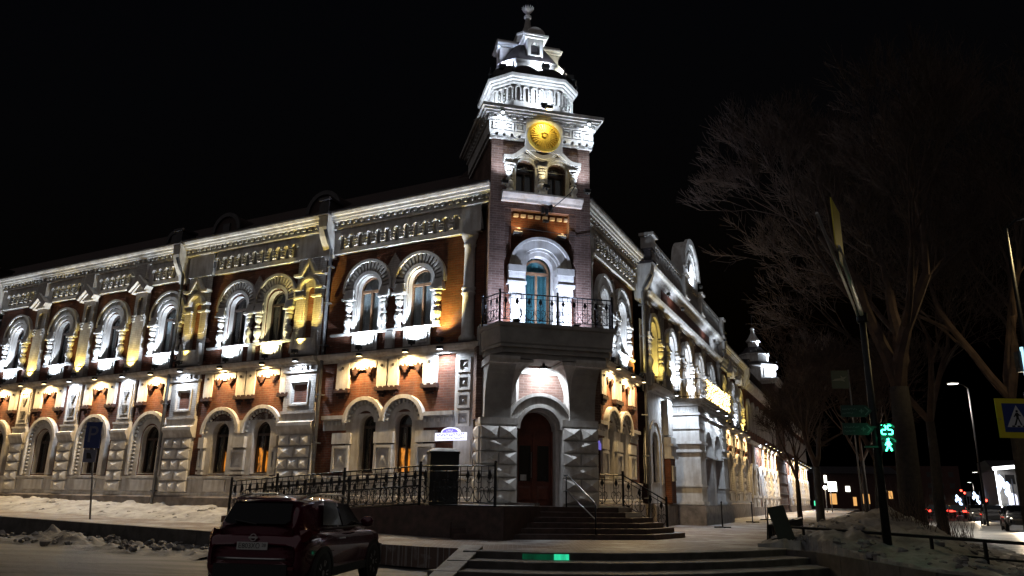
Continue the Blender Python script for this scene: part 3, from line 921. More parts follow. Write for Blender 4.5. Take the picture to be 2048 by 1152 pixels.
# ---------------------------------------------------------------- second bay of the left facade (u 6.9 .. 14.7)
def second_bay(F, s, u0=6.9):
    X = lambda u: s * (u - 6.9 + u0)
    yb = -.10
    e0, e1 = sorted((X(6.85), X(14.75)))
    lows = [(X(9.38), .44, 2.24, 3.74), (X(11.52), .44, 2.24, 3.74)]
    part('lower_wall', MB().wall(e0, e1, 1.4, 6.15, lows, yb + .05, .4), 'brick', F)
    ups = [(X(9.42), .47, 7.2, 8.78), (X(11.50), .47, 7.2, 8.78)]
    part('upper_wall', MB().wall(e0, e1, 6.4, 10.35, ups, .08, .35), 'brick', F)
    base_course(F, e0, e1)
    base_blocks(F, [X(9.4), X(11.5)], .55)
    for i, (x, hw, zs, zp) in enumerate(lows):
        rect = (-.36, .36, 2.3, 3.2) if i == 0 else (-.05, .12, 2.35, 3.3)
        window(F, x, hw, zs, zp, glow='amber_glow' if s < 0 else None, glow_rect=rect, y=yb + .05, name='lower_window', cur='curtain_dark')
        lower_hood(F, x, hw + .04, 3.74, 1.02, None, 15)
    part('window_field', MB().wall(*sorted((X(8.45), X(12.55))), 2.2, 4.22, [(a, .45, 2.22, 3.73) for a, _, _, _ in lows], yb + .03, .05), 'white', F)
    for u in (10.45, 8.62, 12.38):
        w = .36 if u == 10.45 else .15
        square_panel(F, X(u), 2.75, w, .36, yb)
        part('impost_block', MB().box(-w, w, -.12, .03, 3.2, 3.6), 'white', F, X(u), yb)
        part('sill_block', MB().box(-w, w, -.08, .03, 2.22, 2.32), 'white', F, X(u), yb)
    for u in (8.45, 10.2, 10.72, 12.5):
        pendant_block(F, X(u), .22)
    stepped_lintel(F, X(9.33), .56)
    stepped_lintel(F, X(11.6), .56)
    for uc in (7.62, 13.75):
        # diamond rustication below, sunk coffer panel above
        diamond_pier(F, X(uc), .76, 1.56, 3.62, 5, -.14, 1, .13)
        part('pier_cornice', MB().prof_x([(.1, 3.62), (-.18, 3.62), (-.26, 3.78), (-.34, 3.92), (-.34, 4.04), (-.18, 4.10), (-.16, 4.36), (.1, 4.36)], -.82, .82), 'white', F, X(uc))
        cf = part('coffer_panel', MB().box(-.74, -.42, -.16, .03, 4.36, 5.85).box(.42, .74, -.16, .03, 4.36, 5.85).box(-.42, .42, -.16, .03, 4.36, 4.72).box(-.42, .42, -.16, .03, 5.50, 5.85).add([(-.42, -.16, 4.72), (.42, -.16, 4.72), (.42, -.16, 5.5), (-.42, -.16, 5.5), (-.2, .14, 4.9), (.2, .14, 4.9), (.2, .14, 5.3), (-.2, .14, 5.3)], [(0, 1, 5, 4), (1, 2, 6, 5), (2, 3, 7, 6), (3, 0, 4, 7), (4, 5, 6, 7)])
                  .box(-.80, .80, -.22, .03, 4.36, 4.46).box(-.80, .80, -.22, .03, 5.85, 5.93), 'white_brick', F, X(uc))
        part('coffer_frame', MB().box(-.46, -.40, -.20, .0, 4.68, 5.54).box(.40, .46, -.20, .0, 4.68, 5.54).box(-.40, .40, -.20, .0, 4.66, 4.72).box(-.40, .40, -.20, 0, 5.50, 5.56), 'white', F, X(uc), 0, 0, cf)
        part('coffer_boss', MB().pyr(-.15, .15, 4.94, 5.26, .14, .10, -.02), 'brick_pale', F, X(uc), 0, 0, cf)
        part('corbel_band', MB().box(-.74, .74, -.14, .03, 5.93, 6.12), 'white', F, X(uc))
        me = cached('cball', lambda: MB().lathe([(.02, 0), (.06, .03), (.07, .07), (.04, .12), (.06, .14)], n=8).mesh('white', 'band_boss'))
        for k in range(5):
            put('band_boss', me, F, X(uc) - .5 + .25 * k, -.18, 5.96, cf)
        # upper niche aedicule with arched and pointed strings
        ae = part('niche_wall', MB().wall(-.70, .70, 6.46, 10.3, [(0, .20, 7.1, 8.98)], -.06, .30, 10), 'white_brick', F, X(uc))
        part('niche_back', MB().box(-.26, .26, .24, .27, 7.0, 9.3), 'white_brick', F, X(uc), 0, 0, ae)
        part('arch_string', MB().ribbon([(-.70, 9.08), (-.40, 9.08)] + [(.40 * math.cos(rad(a)), 9.08 + .40 * math.sin(rad(a))) for a in range(165, 14, -15)] + [(.40, 9.08), (.70, 9.08)], .09, -.26, .0), 'white', F, X(uc), 0, 0, ae)
        part('arch_string', MB().ribbon([(-.70, 8.76), (-.2, 8.76)], .08, -.22, .0).ribbon([(.2, 8.76), (.70, 8.76)], .08, -.22, .0), 'white', F, X(uc), 0, 0, ae)
        part('gable_string', MB().ribbon([(-.70, 9.62), (-.34, 9.62), (0, 10.16), (.34, 9.62), (.70, 9.62)], .10, -.30, .0), 'white', F, X(uc), 0, 0, ae)
        for sg in (-1, 1):
            part('impost_fringe', MB().prism([(sg * .28, 8.70), (sg * .64, 8.70), (sg * .64, 8.05), (sg * .55, 7.85), (sg * .28, 7.85)], -.11, 0), 'white_brick', F, X(uc), 0, 0, ae)
        bs = part('niche_base', MB().lathe([(.62, 6.47), (.62, 6.60), (.50, 6.85), (.46, 7.06), (.50, 7.12)], n=20, sy=.55), 'white', F, X(uc), -.10, 0, ae, 0, True)
        for sg in (-1, 1):
            part('horn', MB().prism([(sg * .40, 6.80), (sg * .66, 6.62), (sg * .56, 7.42)], -.24, -.08), 'white', F, X(uc), 0, 0, ae)
    ledge(F, e0, e1, -.08)
    sill_string(F, *sorted((X(8.4), X(12.95))), .05)
    for x, hw, zs, zp in ups:
        window(F, x, hw, zs, zp, 'frame_dark', 'curtain_dark', .08, 'upper_window')
        upper_surround(F, x)
        sill_panel(F, x, .02)
    part('lozenge', MB().prism([(-.30, 9.5), (0, 9.02), (.30, 9.5), (0, 9.98)], -.07, .05), 'white_brick', F, X(10.46), .08)
    part('pedestal_block', MB().box(-.12, .12, -.12, .05, 6.5, 7.12), 'white', F, X(10.46), .05)
    frieze(F, *sorted((X(8.32), X(12.90))), sorted(X(8.50 + .423 * i) for i in range(11)))
    for uc in (7.62, 13.75):
        part('frieze_panel', MB().box(-.72, .72, -.15, .1, 10.3, 11.24), 'white', F, X(uc))
    cornice(F, *sorted((X(6.95), X(14.65))), y=-.05)
second_bay(FL, -1)
divider(FL, -14.85)
drainpipe(FL, -14.72)

# ---------------------------------------------------------------- long run of single windows between piers
def long_run(F, s, ua, n, first, sp=3.62, far=False, piers=None, end=None):
    X = lambda u: s * u
    ws = [first + sp * i for i in range(n)]
    ub = end if end else ws[-1] + sp * .5 + .1
    e0, e1 = sorted((X(ua), X(ub)))
    part('lower_wall', MB().wall(e0, e1, 1.4, 6.15, [(X(u), .50, 2.24, 3.70) for u in ws], 0, .4), 'brick', F)
    part('upper_wall', MB().wall(e0, e1, 6.4, 10.35, [(X(u), .5, 7.2, 8.78) for u in ws], .08, .35), 'brick', F)
    base_course(F, e0, e1)
    ledge(F, e0, e1)
    cornice(F, e0, e1, dent=not far)
    fx = []
    for k, u in enumerate(ws):
        base_blocks(F, [X(u)], .70)
        window(F, X(u), .50, 2.24, 3.70, 'frame_dark', 'curtain_dark', 0, 'lower_window')
        lower_hood(F, X(u), .56, 3.70, 1.06, 2.2, 15)
        window(F, X(u), .50, 7.2, 8.78, 'frame_dark', 'curtain_dark' if k in (1, 2) else 'curtain', .08, 'upper_window')
        upper_surround(F, X(u), .08, False)
        sill_panel(F, X(u), .02)
        sill_string(F, X(u) - 1.05, X(u) + 1.05, .05)
        for d in (-.82, .82):
            pendant_block(F, X(u) + d, .24)
        stepped_lintel(F, X(u), .55)
        fx += [X(u) + (k - 2.5) * .40 for k in range(6)]
    fx = sorted(x for x in fx if e0 + .2 < x < e1 - .2)
    frieze(F, e0, e1, fx)
    for u in (piers if piers is not None else [w + sp / 2 for w in ws]):
        if u > ub - .3:
            continue
        x = X(u)
        # brick pilaster with niche and chevron cap
        p = part('pilaster', MB().wall(-.38, .38, 6.95, 10.05, [(0, .19, 9.0, 9.62)], -.10, .15, 8).box(-.38, -.37, -.10, .08, 6.95, 10.05).box(.37, .38, -.10, .08, 6.95, 10.05), 'white_brick', F, x)
        part('niche_back', MB().box(-.2, .2, .04, .07, 8.95, 9.85), 'white_brick', F, x, 0, 0, p)
        part('chevron_cap', MB().ribbon([(-.60, 10.12), (0, 10.62), (.60, 10.12)], .22, -.42, -.08).ribbon([(-.52, 10.0), (0, 10.42), (.52, 10.0)], .1, -.30, -.06), 'white', F, x, 0, 0, p)
        part('cap_block', MB().prism([(-.45, 10.02), (.45, 10.02), (.45, 10.1), (0, 10.45), (-.45, 10.1)], -.24, 0).box(-.34, .34, -.30, -.02, 10.6, 11.24), 'white_brick', F, x, 0, 0, p)
        for sg in (-1, 1):
            part('corbel_steps', cached('cst', lambda: MB().box(-.10, .10, -.06, 0, 0, .06).box(-.08, .08, -.06, 0, -.12, -.06).box(-.06, .06, -.06, 0, -.24, -.18).mesh('white', 'corbel_steps')), None, F, x + sg * .30, -.10, 8.95, p)
        part('pilaster_base', MB().box(-.42, .42, -.14, .08, 6.46, 6.92), 'white_brick', F, x, 0, 0, p)
        # sunk white panel, cap mouldings and diamond blocks below
        q = part('panel_pier', MB().box(-.46, .46, -.10, .03, 4.34, 6.12), 'white_brick', F, x)
        part('panel_frame', MB().box(-.36, -.31, -.14, 0, 4.5, 5.95).box(.31, .36, -.14, 0, 4.5, 5.95).box(-.31, .31, -.14, 0, 4.5, 4.55).box(-.31, .31, -.14, 0, 5.9, 5.95)
             .box(-.2, .2, -.13, 0, 4.68, 4.72).box(-.2, .2, -.13, 0, 5.72, 5.76), 'white', F, x, 0, 0, q)
        for zz in (5.55, 4.98):
            part('panel_drop', cached('pdrop', lambda: MB().prism([(-.17, .10), (.17, .10), (.10, -.02), (.05, -.16), (-.05, -.16), (-.10, -.02)], -.05, 0).box(-.04, .04, -.05, 0, -.26, -.18).mesh('curb', 'panel_drop')), None, F, x, -.10, zz, q)
        part('pier_cornice', MB().prof_x([(.1, 3.62), (-.16, 3.62), (-.22, 3.78), (-.30, 3.92), (-.30, 4.02), (-.14, 4.08), (-.14, 4.26), (-.20, 4.30), (-.20, 4.36), (.1, 4.36)], -.52, .52), 'white', F, x)
        diamond_pier(F, x, .48, 1.56, 3.62, 5, -.10, 0, .12)
long_run(FL, -1, 14.85, 4, 15.62, 3.62, piers=[17.40, 21.02, 24.66], end=28.3)
divider(FL, -28.5, .3)
drainpipe(FL, -28.2)
long_run(FL, -1, 28.6, 4, 30.4, 3.62, far=True, piers=[])

# roofs and dormers
def roof(F, x0, x1, back=9.0, z=11.9, h=3.0):
    part('roof', MB().prof_x([(-.3, z), (back / 2, z + h), (back, z), (.2, z - .1)], x0, x1), 'roof', F)
roof(FL, -43, -.6)
roof(FR, .8, 7.6)
roof(FR, 27, 55)
def dormer(F, x, y=1.0, z=12.2, r=.62):
    d = part('dormer', MB().prism([(-r, 0), (r, 0)] + [(r * math.cos(PI * i / 14), .55 + r * math.sin(PI * i / 14)) for i in range(15)], 0, 2.2), 'roof', F, x, y, z)
    part('dormer_ring', MB().ring(0, .55, r - .12, r + .06, 0, 180, -.08, .02, 14).box(-.2, .2, -.06, .02, .2, .9), 'dark_roof', F, x, y, z, d)
for x, r in ((-8.1, .85), (-13.6, .8), (-16.9, .5)):
    dormer(FL, x, .8, 12.05, r)

# ================================================================== tower
y_ = 0
shaft = MB()
shaft.box(-1.72, -1.20, 0, 3.6, 1.3, 11.0).box(1.30, 1.84, 0, 3.6, 1.3, 11.0)
shaft.box(-1.72, 1.84, 1.3, 3.6, 5.4, 11.0)
part('tower_shaft', shaft, 'brick_pale', FT)
part('tower_belt', MB().wall(-1.72, 1.84, 11.0, 13.55, [(-.52, .34, 11.56, 12.46), (.60, .34, 11.56, 12.46)], -.005, .4).box(-1.72, -1.70, 0, 3.6, 11.0, 13.5).box(1.82, 1.84, 0, 3.6, 11.0, 13.5).add([(-1.72, 0, 11), (1.84, 0, 11), (1.84, .45, 11), (-1.72, .45, 11)], [(0, 1, 2, 3)]), 'brick_pale', FT)
part('balcony_wall', MB().wall(-1.20, 1.30, 5.4, 11.0, [(.05, .60, 7.05, 8.95)], .30, .35, 14), 'brick', FT)
for i in range(9):                                                # white dentils under the belt
    put('belt_dentil', cached('bdent', lambda: MB().box(-.085, .085, -.10, .02, 0, .10).mesh('white', 'belt_dentil')), FT, -1.02 + .26 * i, .30, 10.80, B)
# brick corbels narrowing the recess
for sg, xx in ((1, -1.20), (-1, 1.30)):
    part('brick_corbel', MB().prism([(0, 10.99), (sg * .22, 10.99), (sg * .22, 10.1), (sg * .14, 9.9), (sg * .14, 9.5), (0, 9.1)], .02, .30), 'brick_pale', FT, xx)
# balcony window with its bluish white surround
bw = window(FT, .05, .45, 7.05, 8.95, 'frame', 'curtain_teal', .30, 'balcony_window')
sur = part('balcony_surround', MB().ring(.05, 8.95, .47, .62, 0, 180, .12, .40, 18).ring(.05, 8.95, .70, .98, 0, 180, -.04, .32, 20).ring(.05, 8.95, .98, 1.08, 0, 180, -.10, .32, 20).ring(.05, 8.95, .62, .70, 0, 180, .06, .32, 18), 'white', FT)
for sg in (-1, 1):
    x = .05 + sg * .84
    part('surround_impost', MB().box(-.30, .30, -.20, .32, 8.72, 8.95), 'grey_stone', FT, x, 0, 0, sur)
    part('surround_capital', MB().box(-.28, .28, -.16, .32, 8.40, 8.72).box(-.32, .32, -.20, .32, 8.30, 8.40).box(-.26, .26, -.14, .32, 8.02, 8.30), 'white', FT, x, 0, 0, sur)
    part('surround_column', MB().lathe([(.20, 6.8), (.20, 7.0), (.16, 7.05), (.16, 7.20), (.22, 7.26), (.22, 7.36), (.17, 7.42), (.20, 7.6), (.25, 7.74), (.25, 7.9), (.20, 8.02)], n=16), 'white', FT, x, .06, 0, sur, 0, True)
    part('surround_jamb', MB().box(-.10, .10, .12, .40, 6.8, 8.95), 'white', FT, .05 + sg * .57, 0, 0, sur)
    part('surround_pier', MB().box(-.30, .30, .16, .32, 6.8, 8.02), 'white', FT, x, 0, 0, sur)
# twin belfry windows
for x in (-.52, .60):
    window(FT, x, .34, 11.56, 12.46, 'frame_dark', 'black', -.005, 'tower_window')
    part('tower_arch', MB().ring(0, 12.46, .34, .43, 0, 180, -.10, .05, 14).ring(0, 12.46, .43, .52, 0, 180, -.16, .02, 14).box(-.46, -.34, -.10, .05, 11.56, 12.46).box(.34, .46, -.10, .05, 11.56, 12.46), 'white', FT, x)
hl = [(-1.32, 12.78), (-1.02, 12.80), (-.86, 12.90), (-.52, 13.22), (-.2, 12.98), (.04, 12.90), (.28, 12.98), (.60, 13.22), (.96, 12.90), (1.12, 12.80), (1.45, 12.78)]
part('tower_hood', MB().ribbon(hl, .14, -.24, .02).ribbon([(a, b - .10) for a, b in hl], .08, -.18, .02), 'white', FT)
part('tower_spandrel', MB().wall(-1.2, 1.34, 12.44, 12.83, [(-.52, .34, 12.44, 12.46), (.60, .34, 12.44, 12.46)], -.06, .05).prism([(-.98, 12.83), (-.10, 12.83), (-.52, 13.16)], -.06, -.008).prism([(.18, 12.83), (1.06, 12.83), (.60, 13.16)], -.06, -.008), 'white', FT)
for x in (-1.10, .04, 1.20):
    part('tower_impost', MB().box(-.15, .15, -.22, 0, 12.40, 12.50).box(-.18, .18, -.26, 0, 12.50, 12.56), 'white', FT, x)
    colonette(FT, x, -.12, 11.56, .86, .95)
part('tower_sill', MB().prof_x([(.1, 11.22), (-.14, 11.22), (-.18, 11.30), (-.26, 11.36), (-.34, 11.44), (-.34, 11.50), (-.1, 11.56), (.1, 11.56)], -1.36, 1.50), 'white', FT)
# square cornice: dentils, panel band, dentils, crown
def ring_box(mb, h0x0, h0x1, y0, y1, z0, z1):
    return mb.box(h0x0, h0x1, y0, y1, z0, z1)
tc = part('tower_cornice', MB().box(-1.80, 1.92, -.10, 3.7, 13.50, 13.60).box(-1.84, 1.96, -.16, 3.75, 13.70, 13.78).box(-1.84, 1.96, -.12, 3.7, 13.78, 14.16).box(-1.90, 2.02, -.20, 3.8, 14.16, 14.24).box(-1.86, 1.98, -.14, 3.75, 14.24, 14.36)
          .box(-1.98, 2.10, -.28, 3.85, 14.36, 14.44).box(-2.06, 2.18, -.36, 3.95, 14.44, 14.52).box(-2.14, 2.26, -.44, 4.05, 14.52, 14.64), 'white', FT)
td = cached('tdent', lambda: MB().box(-.085, .085, -.16, .02, 0, .10).mesh('white', 'tower_dentil'))
for i in range(14):
    put('tower_dentil', td, FT, -1.72 + i * 3.56 / 13, -.0, 13.60, tc)
td2 = cached('tdent2', lambda: MB().box(-.075, .075, -.10, .02, 0, .08).mesh('white', 'tower_dentil'))
for i in range(15):
    put('tower_dentil', td2, FT, -1.80 + i * 3.72 / 14, -.14, 14.26, tc)
    if i < 12:
        put('tower_dentil', td2, FT, -1.86, .1 + i * .3, 14.26, tc, rz=-PI / 2)
tp = cached('tpan', lambda: MB().box(-.17, .17, -.05, 0, -.15, -.10).box(-.17, .17, -.05, 0, .10, .15).box(-.17, -.12, -.05, 0, -.10, .10).box(.12, .17, -.05, 0, -.10, .10).box(-.06, .06, -.03, 0, -.05, .05).mesh('white', 'tower_panel'))
for x in (-1.55, -1.15, -.75, .95, 1.35, 1.75):
    put('tower_panel', tp, FT, x, -.12, 13.97, tc)
md = part('gilded_medallion', MB().lathe([(.60, 0), (.60, .06), (.52, .09), (.50, .06), (.10, .08), (.06, .12)], n=40), 'gold', FT, .10, -.30, 13.70)
WM[md.name] = FT @ Matrix.Translation((.06, -.32, 13.62)) @ Matrix.Rotation(rad(84), 4, 'X')
md.matrix_basis = WM[md.name]
ry = cached('ray', lambda: MB().box(-.018, .018, .14, .48, .06, .11).mesh('gold', 'medallion_ray'))
for i in range(28):
    o = put('medallion_ray', ry, FW, parent=md)
    o.matrix_basis = WM[md.name] @ Matrix.Rotation(2 * PI * i / 28, 4, 'Z')
part('medallion_block', MB().box(-.66, .66, -.26, 0, 13.1, 14.3), 'white', FT, .10)
# octagonal lantern
OX, OY = .0, 1.80
def octo(h, c):
    return [(OX - c, OY - h), (OX + c, OY - h), (OX + h, OY - c), (OX + h, OY + c), (OX + c, OY + h), (OX - c, OY + h), (OX - h, OY + c), (OX - h, OY - c)]
def octo_loft(levels, mat, name, parent=None):
    b = MB()
    for h, c, z in levels:
        b.v += [(x, y, z) for x, y in octo(h, c)]
    for i in range(len(levels) - 1):
        for j in range(8):
            b.f.append((8 * i + j, 8 * i + (j + 1) % 8, 8 * i + 8 + (j + 1) % 8, 8 * i + 8 + j))
    b.f.append(tuple(range(8 * len(levels) - 8, 8 * len(levels))))
    return part(name, b, mat, FT, 0, 0, 0, parent)
octo_loft([(2.1, 2.0, 14.645), (1.70, 1.25, 14.80), (1.50, .90, 14.92)], 'dark_roof', 'tower_skirt')
lb = octo_loft([(1.46, .88, 14.85), (1.46, .88, 15.95), (1.52, .91, 15.98)], 'white', 'lantern_body')
octo_loft([(1.50, .90, 15.92), (1.55, .93, 15.98), (1.55, .93, 16.04), (1.63, .97, 16.06), (1.63, .97, 16.12), (1.71, 1.0, 16.15), (1.73, 1.01, 16.26), (1.4, .85, 16.30)], 'white', 'lantern_cornice')
lm = cached('llan', lambda: MB().ring(0, .46, .075, .115, 0, 180, -.10, .02, 8).box(-.115, -.075, -.10, .02, 0, .46).box(.075, .115, -.10, .02, 0, .46).mesh('white', 'lantern_lancet'))
lr = cached('lrib', lambda: MB().box(-.07, .07, -.07, .02, .05, .10).box(-.07, .07, -.07, .02, .18, .23).box(-.07, .07, -.07, .02, .31, .36).mesh('white', 'lantern_bars'))
pts8 = octo(1.46, .88)
for k in (7, 0, 1, 6, 2):
    a, b = Vector((*pts8[k], 0)), Vector((*pts8[(k + 1) % 8], 0))
    n = 6 if k in (0,) else 4
    ang = math.atan2(b.y - a.y, b.x - a.x)
    for i in range(n):
        c = a.lerp(b, (i + .5) / n)
        put('lantern_lancet', lm, FT, c.x, c.y, 15.28, lb, rz=ang)
        if i:
            c2 = a.lerp(b, i / n)
            put('lantern_bars', lr, FT, c2.x, c2.y, 15.28, lb, rz=ang)
# dark scalloped apron, pale drum, dark dome, gabled dormers, spire
ap = MB()
for k in range(8):
    a, b = Vector((*octo(1.60, .94)[k], 0)), Vector((*octo(1.60, .94)[(k + 1) % 8], 0))
    n = 12
    for i in range(n):
        p, q = a.lerp(b, i / n), a.lerp(b, (i + 1) / n)
        z0, z1 = 16.52 + .16 * abs(math.sin(i / n * 2 * PI)), 16.52 + .16 * abs(math.sin((i + 1) / n * 2 * PI))
        ap.add([(p.x, p.y, 16.26), (q.x, q.y, 16.26), (q.x, q.y, z1), (p.x, p.y, z0)], [(0, 1, 2, 3)])
part('lantern_apron', ap, 'dark_roof', FT)
octo_loft([(1.28, .76, 16.28), (1.22, .73, 16.95), (1.34, .80, 17.02), (1.34, .80, 17.10), (1.15, .68, 17.14)], 'white', 'lantern_drum')
octo_loft([(1.22, .72, 17.10), (1.12, .66, 17.35), (.86, .50, 17.85), (.60, .35, 18.25), (.48, .27, 18.48)], 'dark_roof', 'tower_dome')
octo_loft([(.42, .24, 18.46), (.54, .30, 18.52), (.46, .26, 18.78), (.52, .29, 18.82), (.50, .28, 18.90), (.30, .17, 18.96)], 'white', 'spire_base')
part('spire', MB().lathe([(.30, 18.94), (.26, 19.1), (.15, 19.4), (.10, 19.7), (.085, 19.9)], OX, OY, 12), 'grey_stone', FT)
part('spire_collar', MB().lathe([(.09, 19.80), (.15, 19.84), (.15, 19.90), (.09, 19.95), (.075, 20.06), (.12, 20.14), (.12, 20.18), (.05, 20.2), (.04, 20.24)], OX, OY, 14), 'white', FT)
for i in range(14):
    a = 2 * PI * i / 14
    part('crown_leaf', MB().tube([(OX + .08 * math.cos(a), OY + .08 * math.sin(a), 20.12), (OX + .17 * math.cos(a), OY + .17 * math.sin(a), 20.20), (OX + .24 * math.cos(a), OY + .24 * math.sin(a), 20.30)], .045, 5, .02), 'white', FT)
fin = MB().tube([(OX, OY, 20.4), (OX, OY, 21.6)], .03, 6).tube([(OX - .05, OY, 20.62), (OX + .2, OY, 20.70), (OX + .38, OY, 20.95), (OX + .62, OY, 21.0)], .022, 5).tube([(OX + .1, OY, 20.95), (OX + .30, OY, 20.78), (OX + .42, OY, 20.60)], .02, 5).lathe([(.02, 20.44), (.07, 20.5), (.02, 20.56)], OX, OY, 8)
part('weather_vane', fin, 'iron', FT)
def gable(k, big=1.0):
    p8 = octo(1.16, .70)
    a, b = Vector((*p8[k], 0)), Vector((*p8[(k + 1) % 8], 0))
    c = (a + b) / 2
    ang = math.atan2(b.y - a.y, b.x - a.x)
    g = part('dormer_gable', MB().wall(-.30, .30, 0, .78, [(0, .17, .05, .42)], 0, .18, 10).box(-.30, -.27, 0, .9, 0, .78).box(.27, .30, 0, .9, 0, .78).box(-.42, .42, -.10, .7, .72, .80).box(-.48, .48, -.14, .7, .80, .86)
             .prism([(-.36, .86), (.36, .86)] + [(.36 * math.cos(rad(t)), .86 + .34 * math.sin(rad(t))) for t in range(15, 180, 15)], -.08, .7), 'white', FT, c.x, c.y, 17.42, None, ang)
    part('gable_back', MB().box(-.2, .2, .20, .22, 0, .7), 'dark_roof', FT, c.x, c.y, 17.42, g, ang)
for k in (0, 2, 6, 4):
    gable(k)
# crest spikes at the corners of the apron
for k in range(8):
    x, y = octo(1.66, .97)[k]
    part('crest', MB().lathe([(.05, 16.26), (.05, 16.4), (.09, 16.46), (.03, 16.6), (.01, 16.8)], x, y, 6), 'iron', FT)

# ---------------------------------------------------------------- entrance, balcony and consoles
part('entrance_wall', MB().wall(-1.20, 1.30, 1.3, 5.6, [(-.01, .62, 1.28, 3.58)], .10, .55, 16), 'white', FT)
part('brick_panel', MB().box(-.65, .87, .06, .12, 4.35, 5.37), 'brick_pale', FT)
part('panel_border', MB().box(-.73, -.65, -.02, .12, 4.2, 5.45).box(.87, .95, -.02, .12, 4.2, 5.45).box(-.65, .87, -.02, .12, 5.37, 5.45), 'white', FT)
part('entrance_arch', MB().ring(.0, 3.62, .66, .78, 0, 180, -.30, .10, 18).ring(.0, 3.62, .78, 1.02, 0, 180, -.22, .10, 20).ring(0, 3.62, 1.02, 1.12, 0, 180, -.30, .10, 20), 'white', FT)
door = part('entrance_door', MB().box(-.61, -.01, .46, .52, 1.32, 3.50).box(.01, .60, .46, .52, 1.32, 3.50).box(-.62, .61, .44, .52, 3.50, 3.60)
            .prism([(.60 * math.cos(rad(t)), 3.6 + .60 * math.sin(rad(t))) for t in range(0, 181, 12)], .47, .52), 'wood', FT, -.005)
part('door_post', MB().box(-.62, -.55, .40, .48, 1.32, 3.6).box(.55, .61, .40, .48, 1.32, 3.6).box(-.05, .05, .42, .48, 1.32, 3.52), 'wood', FT, 0, 0, 0, door)
for sg in (-1, 1):
    part('door_glass', MB().box(-.19, .19, .452, .458, 2.05, 3.15), 'glass', FT, sg * .30, 0, 0, door)
    part('door_dark', MB().box(-.19, .19, .457, .459, 2.05, 3.15), 'black', FT, sg * .30, 0, 0.0, door)
    part('door_moulding', MB().box(-.22, .22, .435, .455, 3.15, 3.19).box(-.22, .22, .435, .455, 2.01, 2.05).box(-.22, -.19, .435, .455, 2.05, 3.15).box(.19, .22, .435, .455, 2.05, 3.15)
         .pyr(-.2, .2, 1.45, 1.9, .455, .45, .43, .7), 'wood', FT, sg * .30, 0, 0, door)
part('door_handle', MB().tube([(-.11, .36, 2.15), (-.11, .36, 2.95)], .016, 8).tube([(-.11, .36, 2.25), (-.11, .45, 2.25)], .01, 6).tube([(-.11, .36, 2.85), (-.11, .45, 2.85)], .01, 6), 'steel', FT, 0, 0, 0, door)
part('door_notice', MB().box(-.44, -.24, .446, .452, 2.07, 2.25), 'white', FT, 0, 0, 0, door)
for sg, xc in ((-1, -1.34), (1, 1.30)):
    # pier with bold diamond blocks
    p = part('entrance_pier', MB().box(-.58, .58, -.30, .4, 1.3, 3.72).box(-.60, .60, -.34, .4, 3.72, 3.92), 'white', FT, xc)
    for i in range(6):
        rh = .385
        n = 1 + (i % 2)
        bwid = 1.16 / (1 if n == 1 else 2)
        for j in range(n):
            bx = xc - .58 + bwid * (j + .5)
            me = cached(('edia', bwid), lambda: MB().pyr(-bwid / 2 + .02, bwid / 2 - .02, -rh / 2 + .015, rh / 2 - .015, 0, -.06, -.24).mesh('white', 'diamond_block'))
            put('diamond_block', me, FT, bx, -.30, 1.36 + rh * (i + .5), p)
    # side faces of the pier
    for i in range(6):
        me = cached('edias', lambda: MB().pyr(-.30, .30, -.178, .178, 0, -.05, -.16).mesh('white', 'diamond_block'))
        put('diamond_block', me, FT, xc + sg * .58, .06, 1.36 + .385 * (i + .5), p, rz=sg * PI / 2)
    # big curved console
    prof = [(.1, 3.92), (-.34, 3.92)]
    for t in range(0, 91, 9):
        prof.append((-.34 - .80 * (1 - math.cos(rad(t))), 3.98 + 1.55 * math.sin(rad(t))))
    prof += [(-1.14, 5.62), (.1, 5.62)]
    cs = part('console', MB().prof_x(prof, -.42, .42), 'grey_stone', FT, xc + sg * .06, 0, 0, None, 0, False)
    part('console_cap', MB().prof_x([(.1, 5.50), (-1.18, 5.50), (-1.24, 5.62), (-1.24, 5.70), (.1, 5.70)], -.48, .48), 'white', FT, xc + sg * .06, 0, 0, cs)
    fl = MB()
    xi = xc + sg * .06 - sg * .42
    for t in range(0, 91, 9):
        w_ = .50 * (1 - math.cos(rad(t)))
        yf, zf = -.335 - .80 * (1 - math.cos(rad(t))), 3.98 + 1.55 * math.sin(rad(t))
        fl.v += [(xi + sg * .02, yf, zf), (xi - sg * w_, yf, zf), (xi - sg * w_, .1, zf)]
    for k in range(10):
        fl.f += [(3 * k, 3 * k + 1, 3 * k + 4, 3 * k + 3), (3 * k + 1, 3 * k + 2, 3 * k + 5, 3 * k + 4)]
    k = len(fl.v)
    fl.v += [(xi + sg * .02, -1.135, 5.62), (xi - sg * .5, -1.135, 5.62), (xi - sg * .5, .1, 5.62)]
    fl.f += [(k - 3, k - 2, k + 1, k), (k - 2, k - 1, k + 2, k + 1)]
    part('console_flare', fl, 'white', FT, 0, 0, 0, cs)
    part('corner_brick', MB().box(-.16, .16, .05, .5, 3.9, 6.2), 'brick_pale', FT, -1.86 if sg < 0 else 1.98)
def balc(o, s=0):
    return [(-1.86 - o * .6, .1), (-1.86 - o * .6, -.35), (-1.50 - o, -1.22 - o), (2.0 + o, -1.22 - o), (2.3 + o * .6, -.35), (2.3 + o * .6, .1)]
bal = part('balcony', MB().slab(balc(-.10), 5.66, 5.82).slab(balc(-.02), 5.82, 5.98).slab(balc(.06), 5.98, 6.06), 'grey_stone', FT)
lev = [(.02, 6.06), (.06, 6.12), (.10, 6.58), (.16, 6.62), (.18, 6.72), (.0, 6.74)]
bb = MB()
for o, z in lev:
    bb.v += [(x, y, z) for x, y in balc(o)]
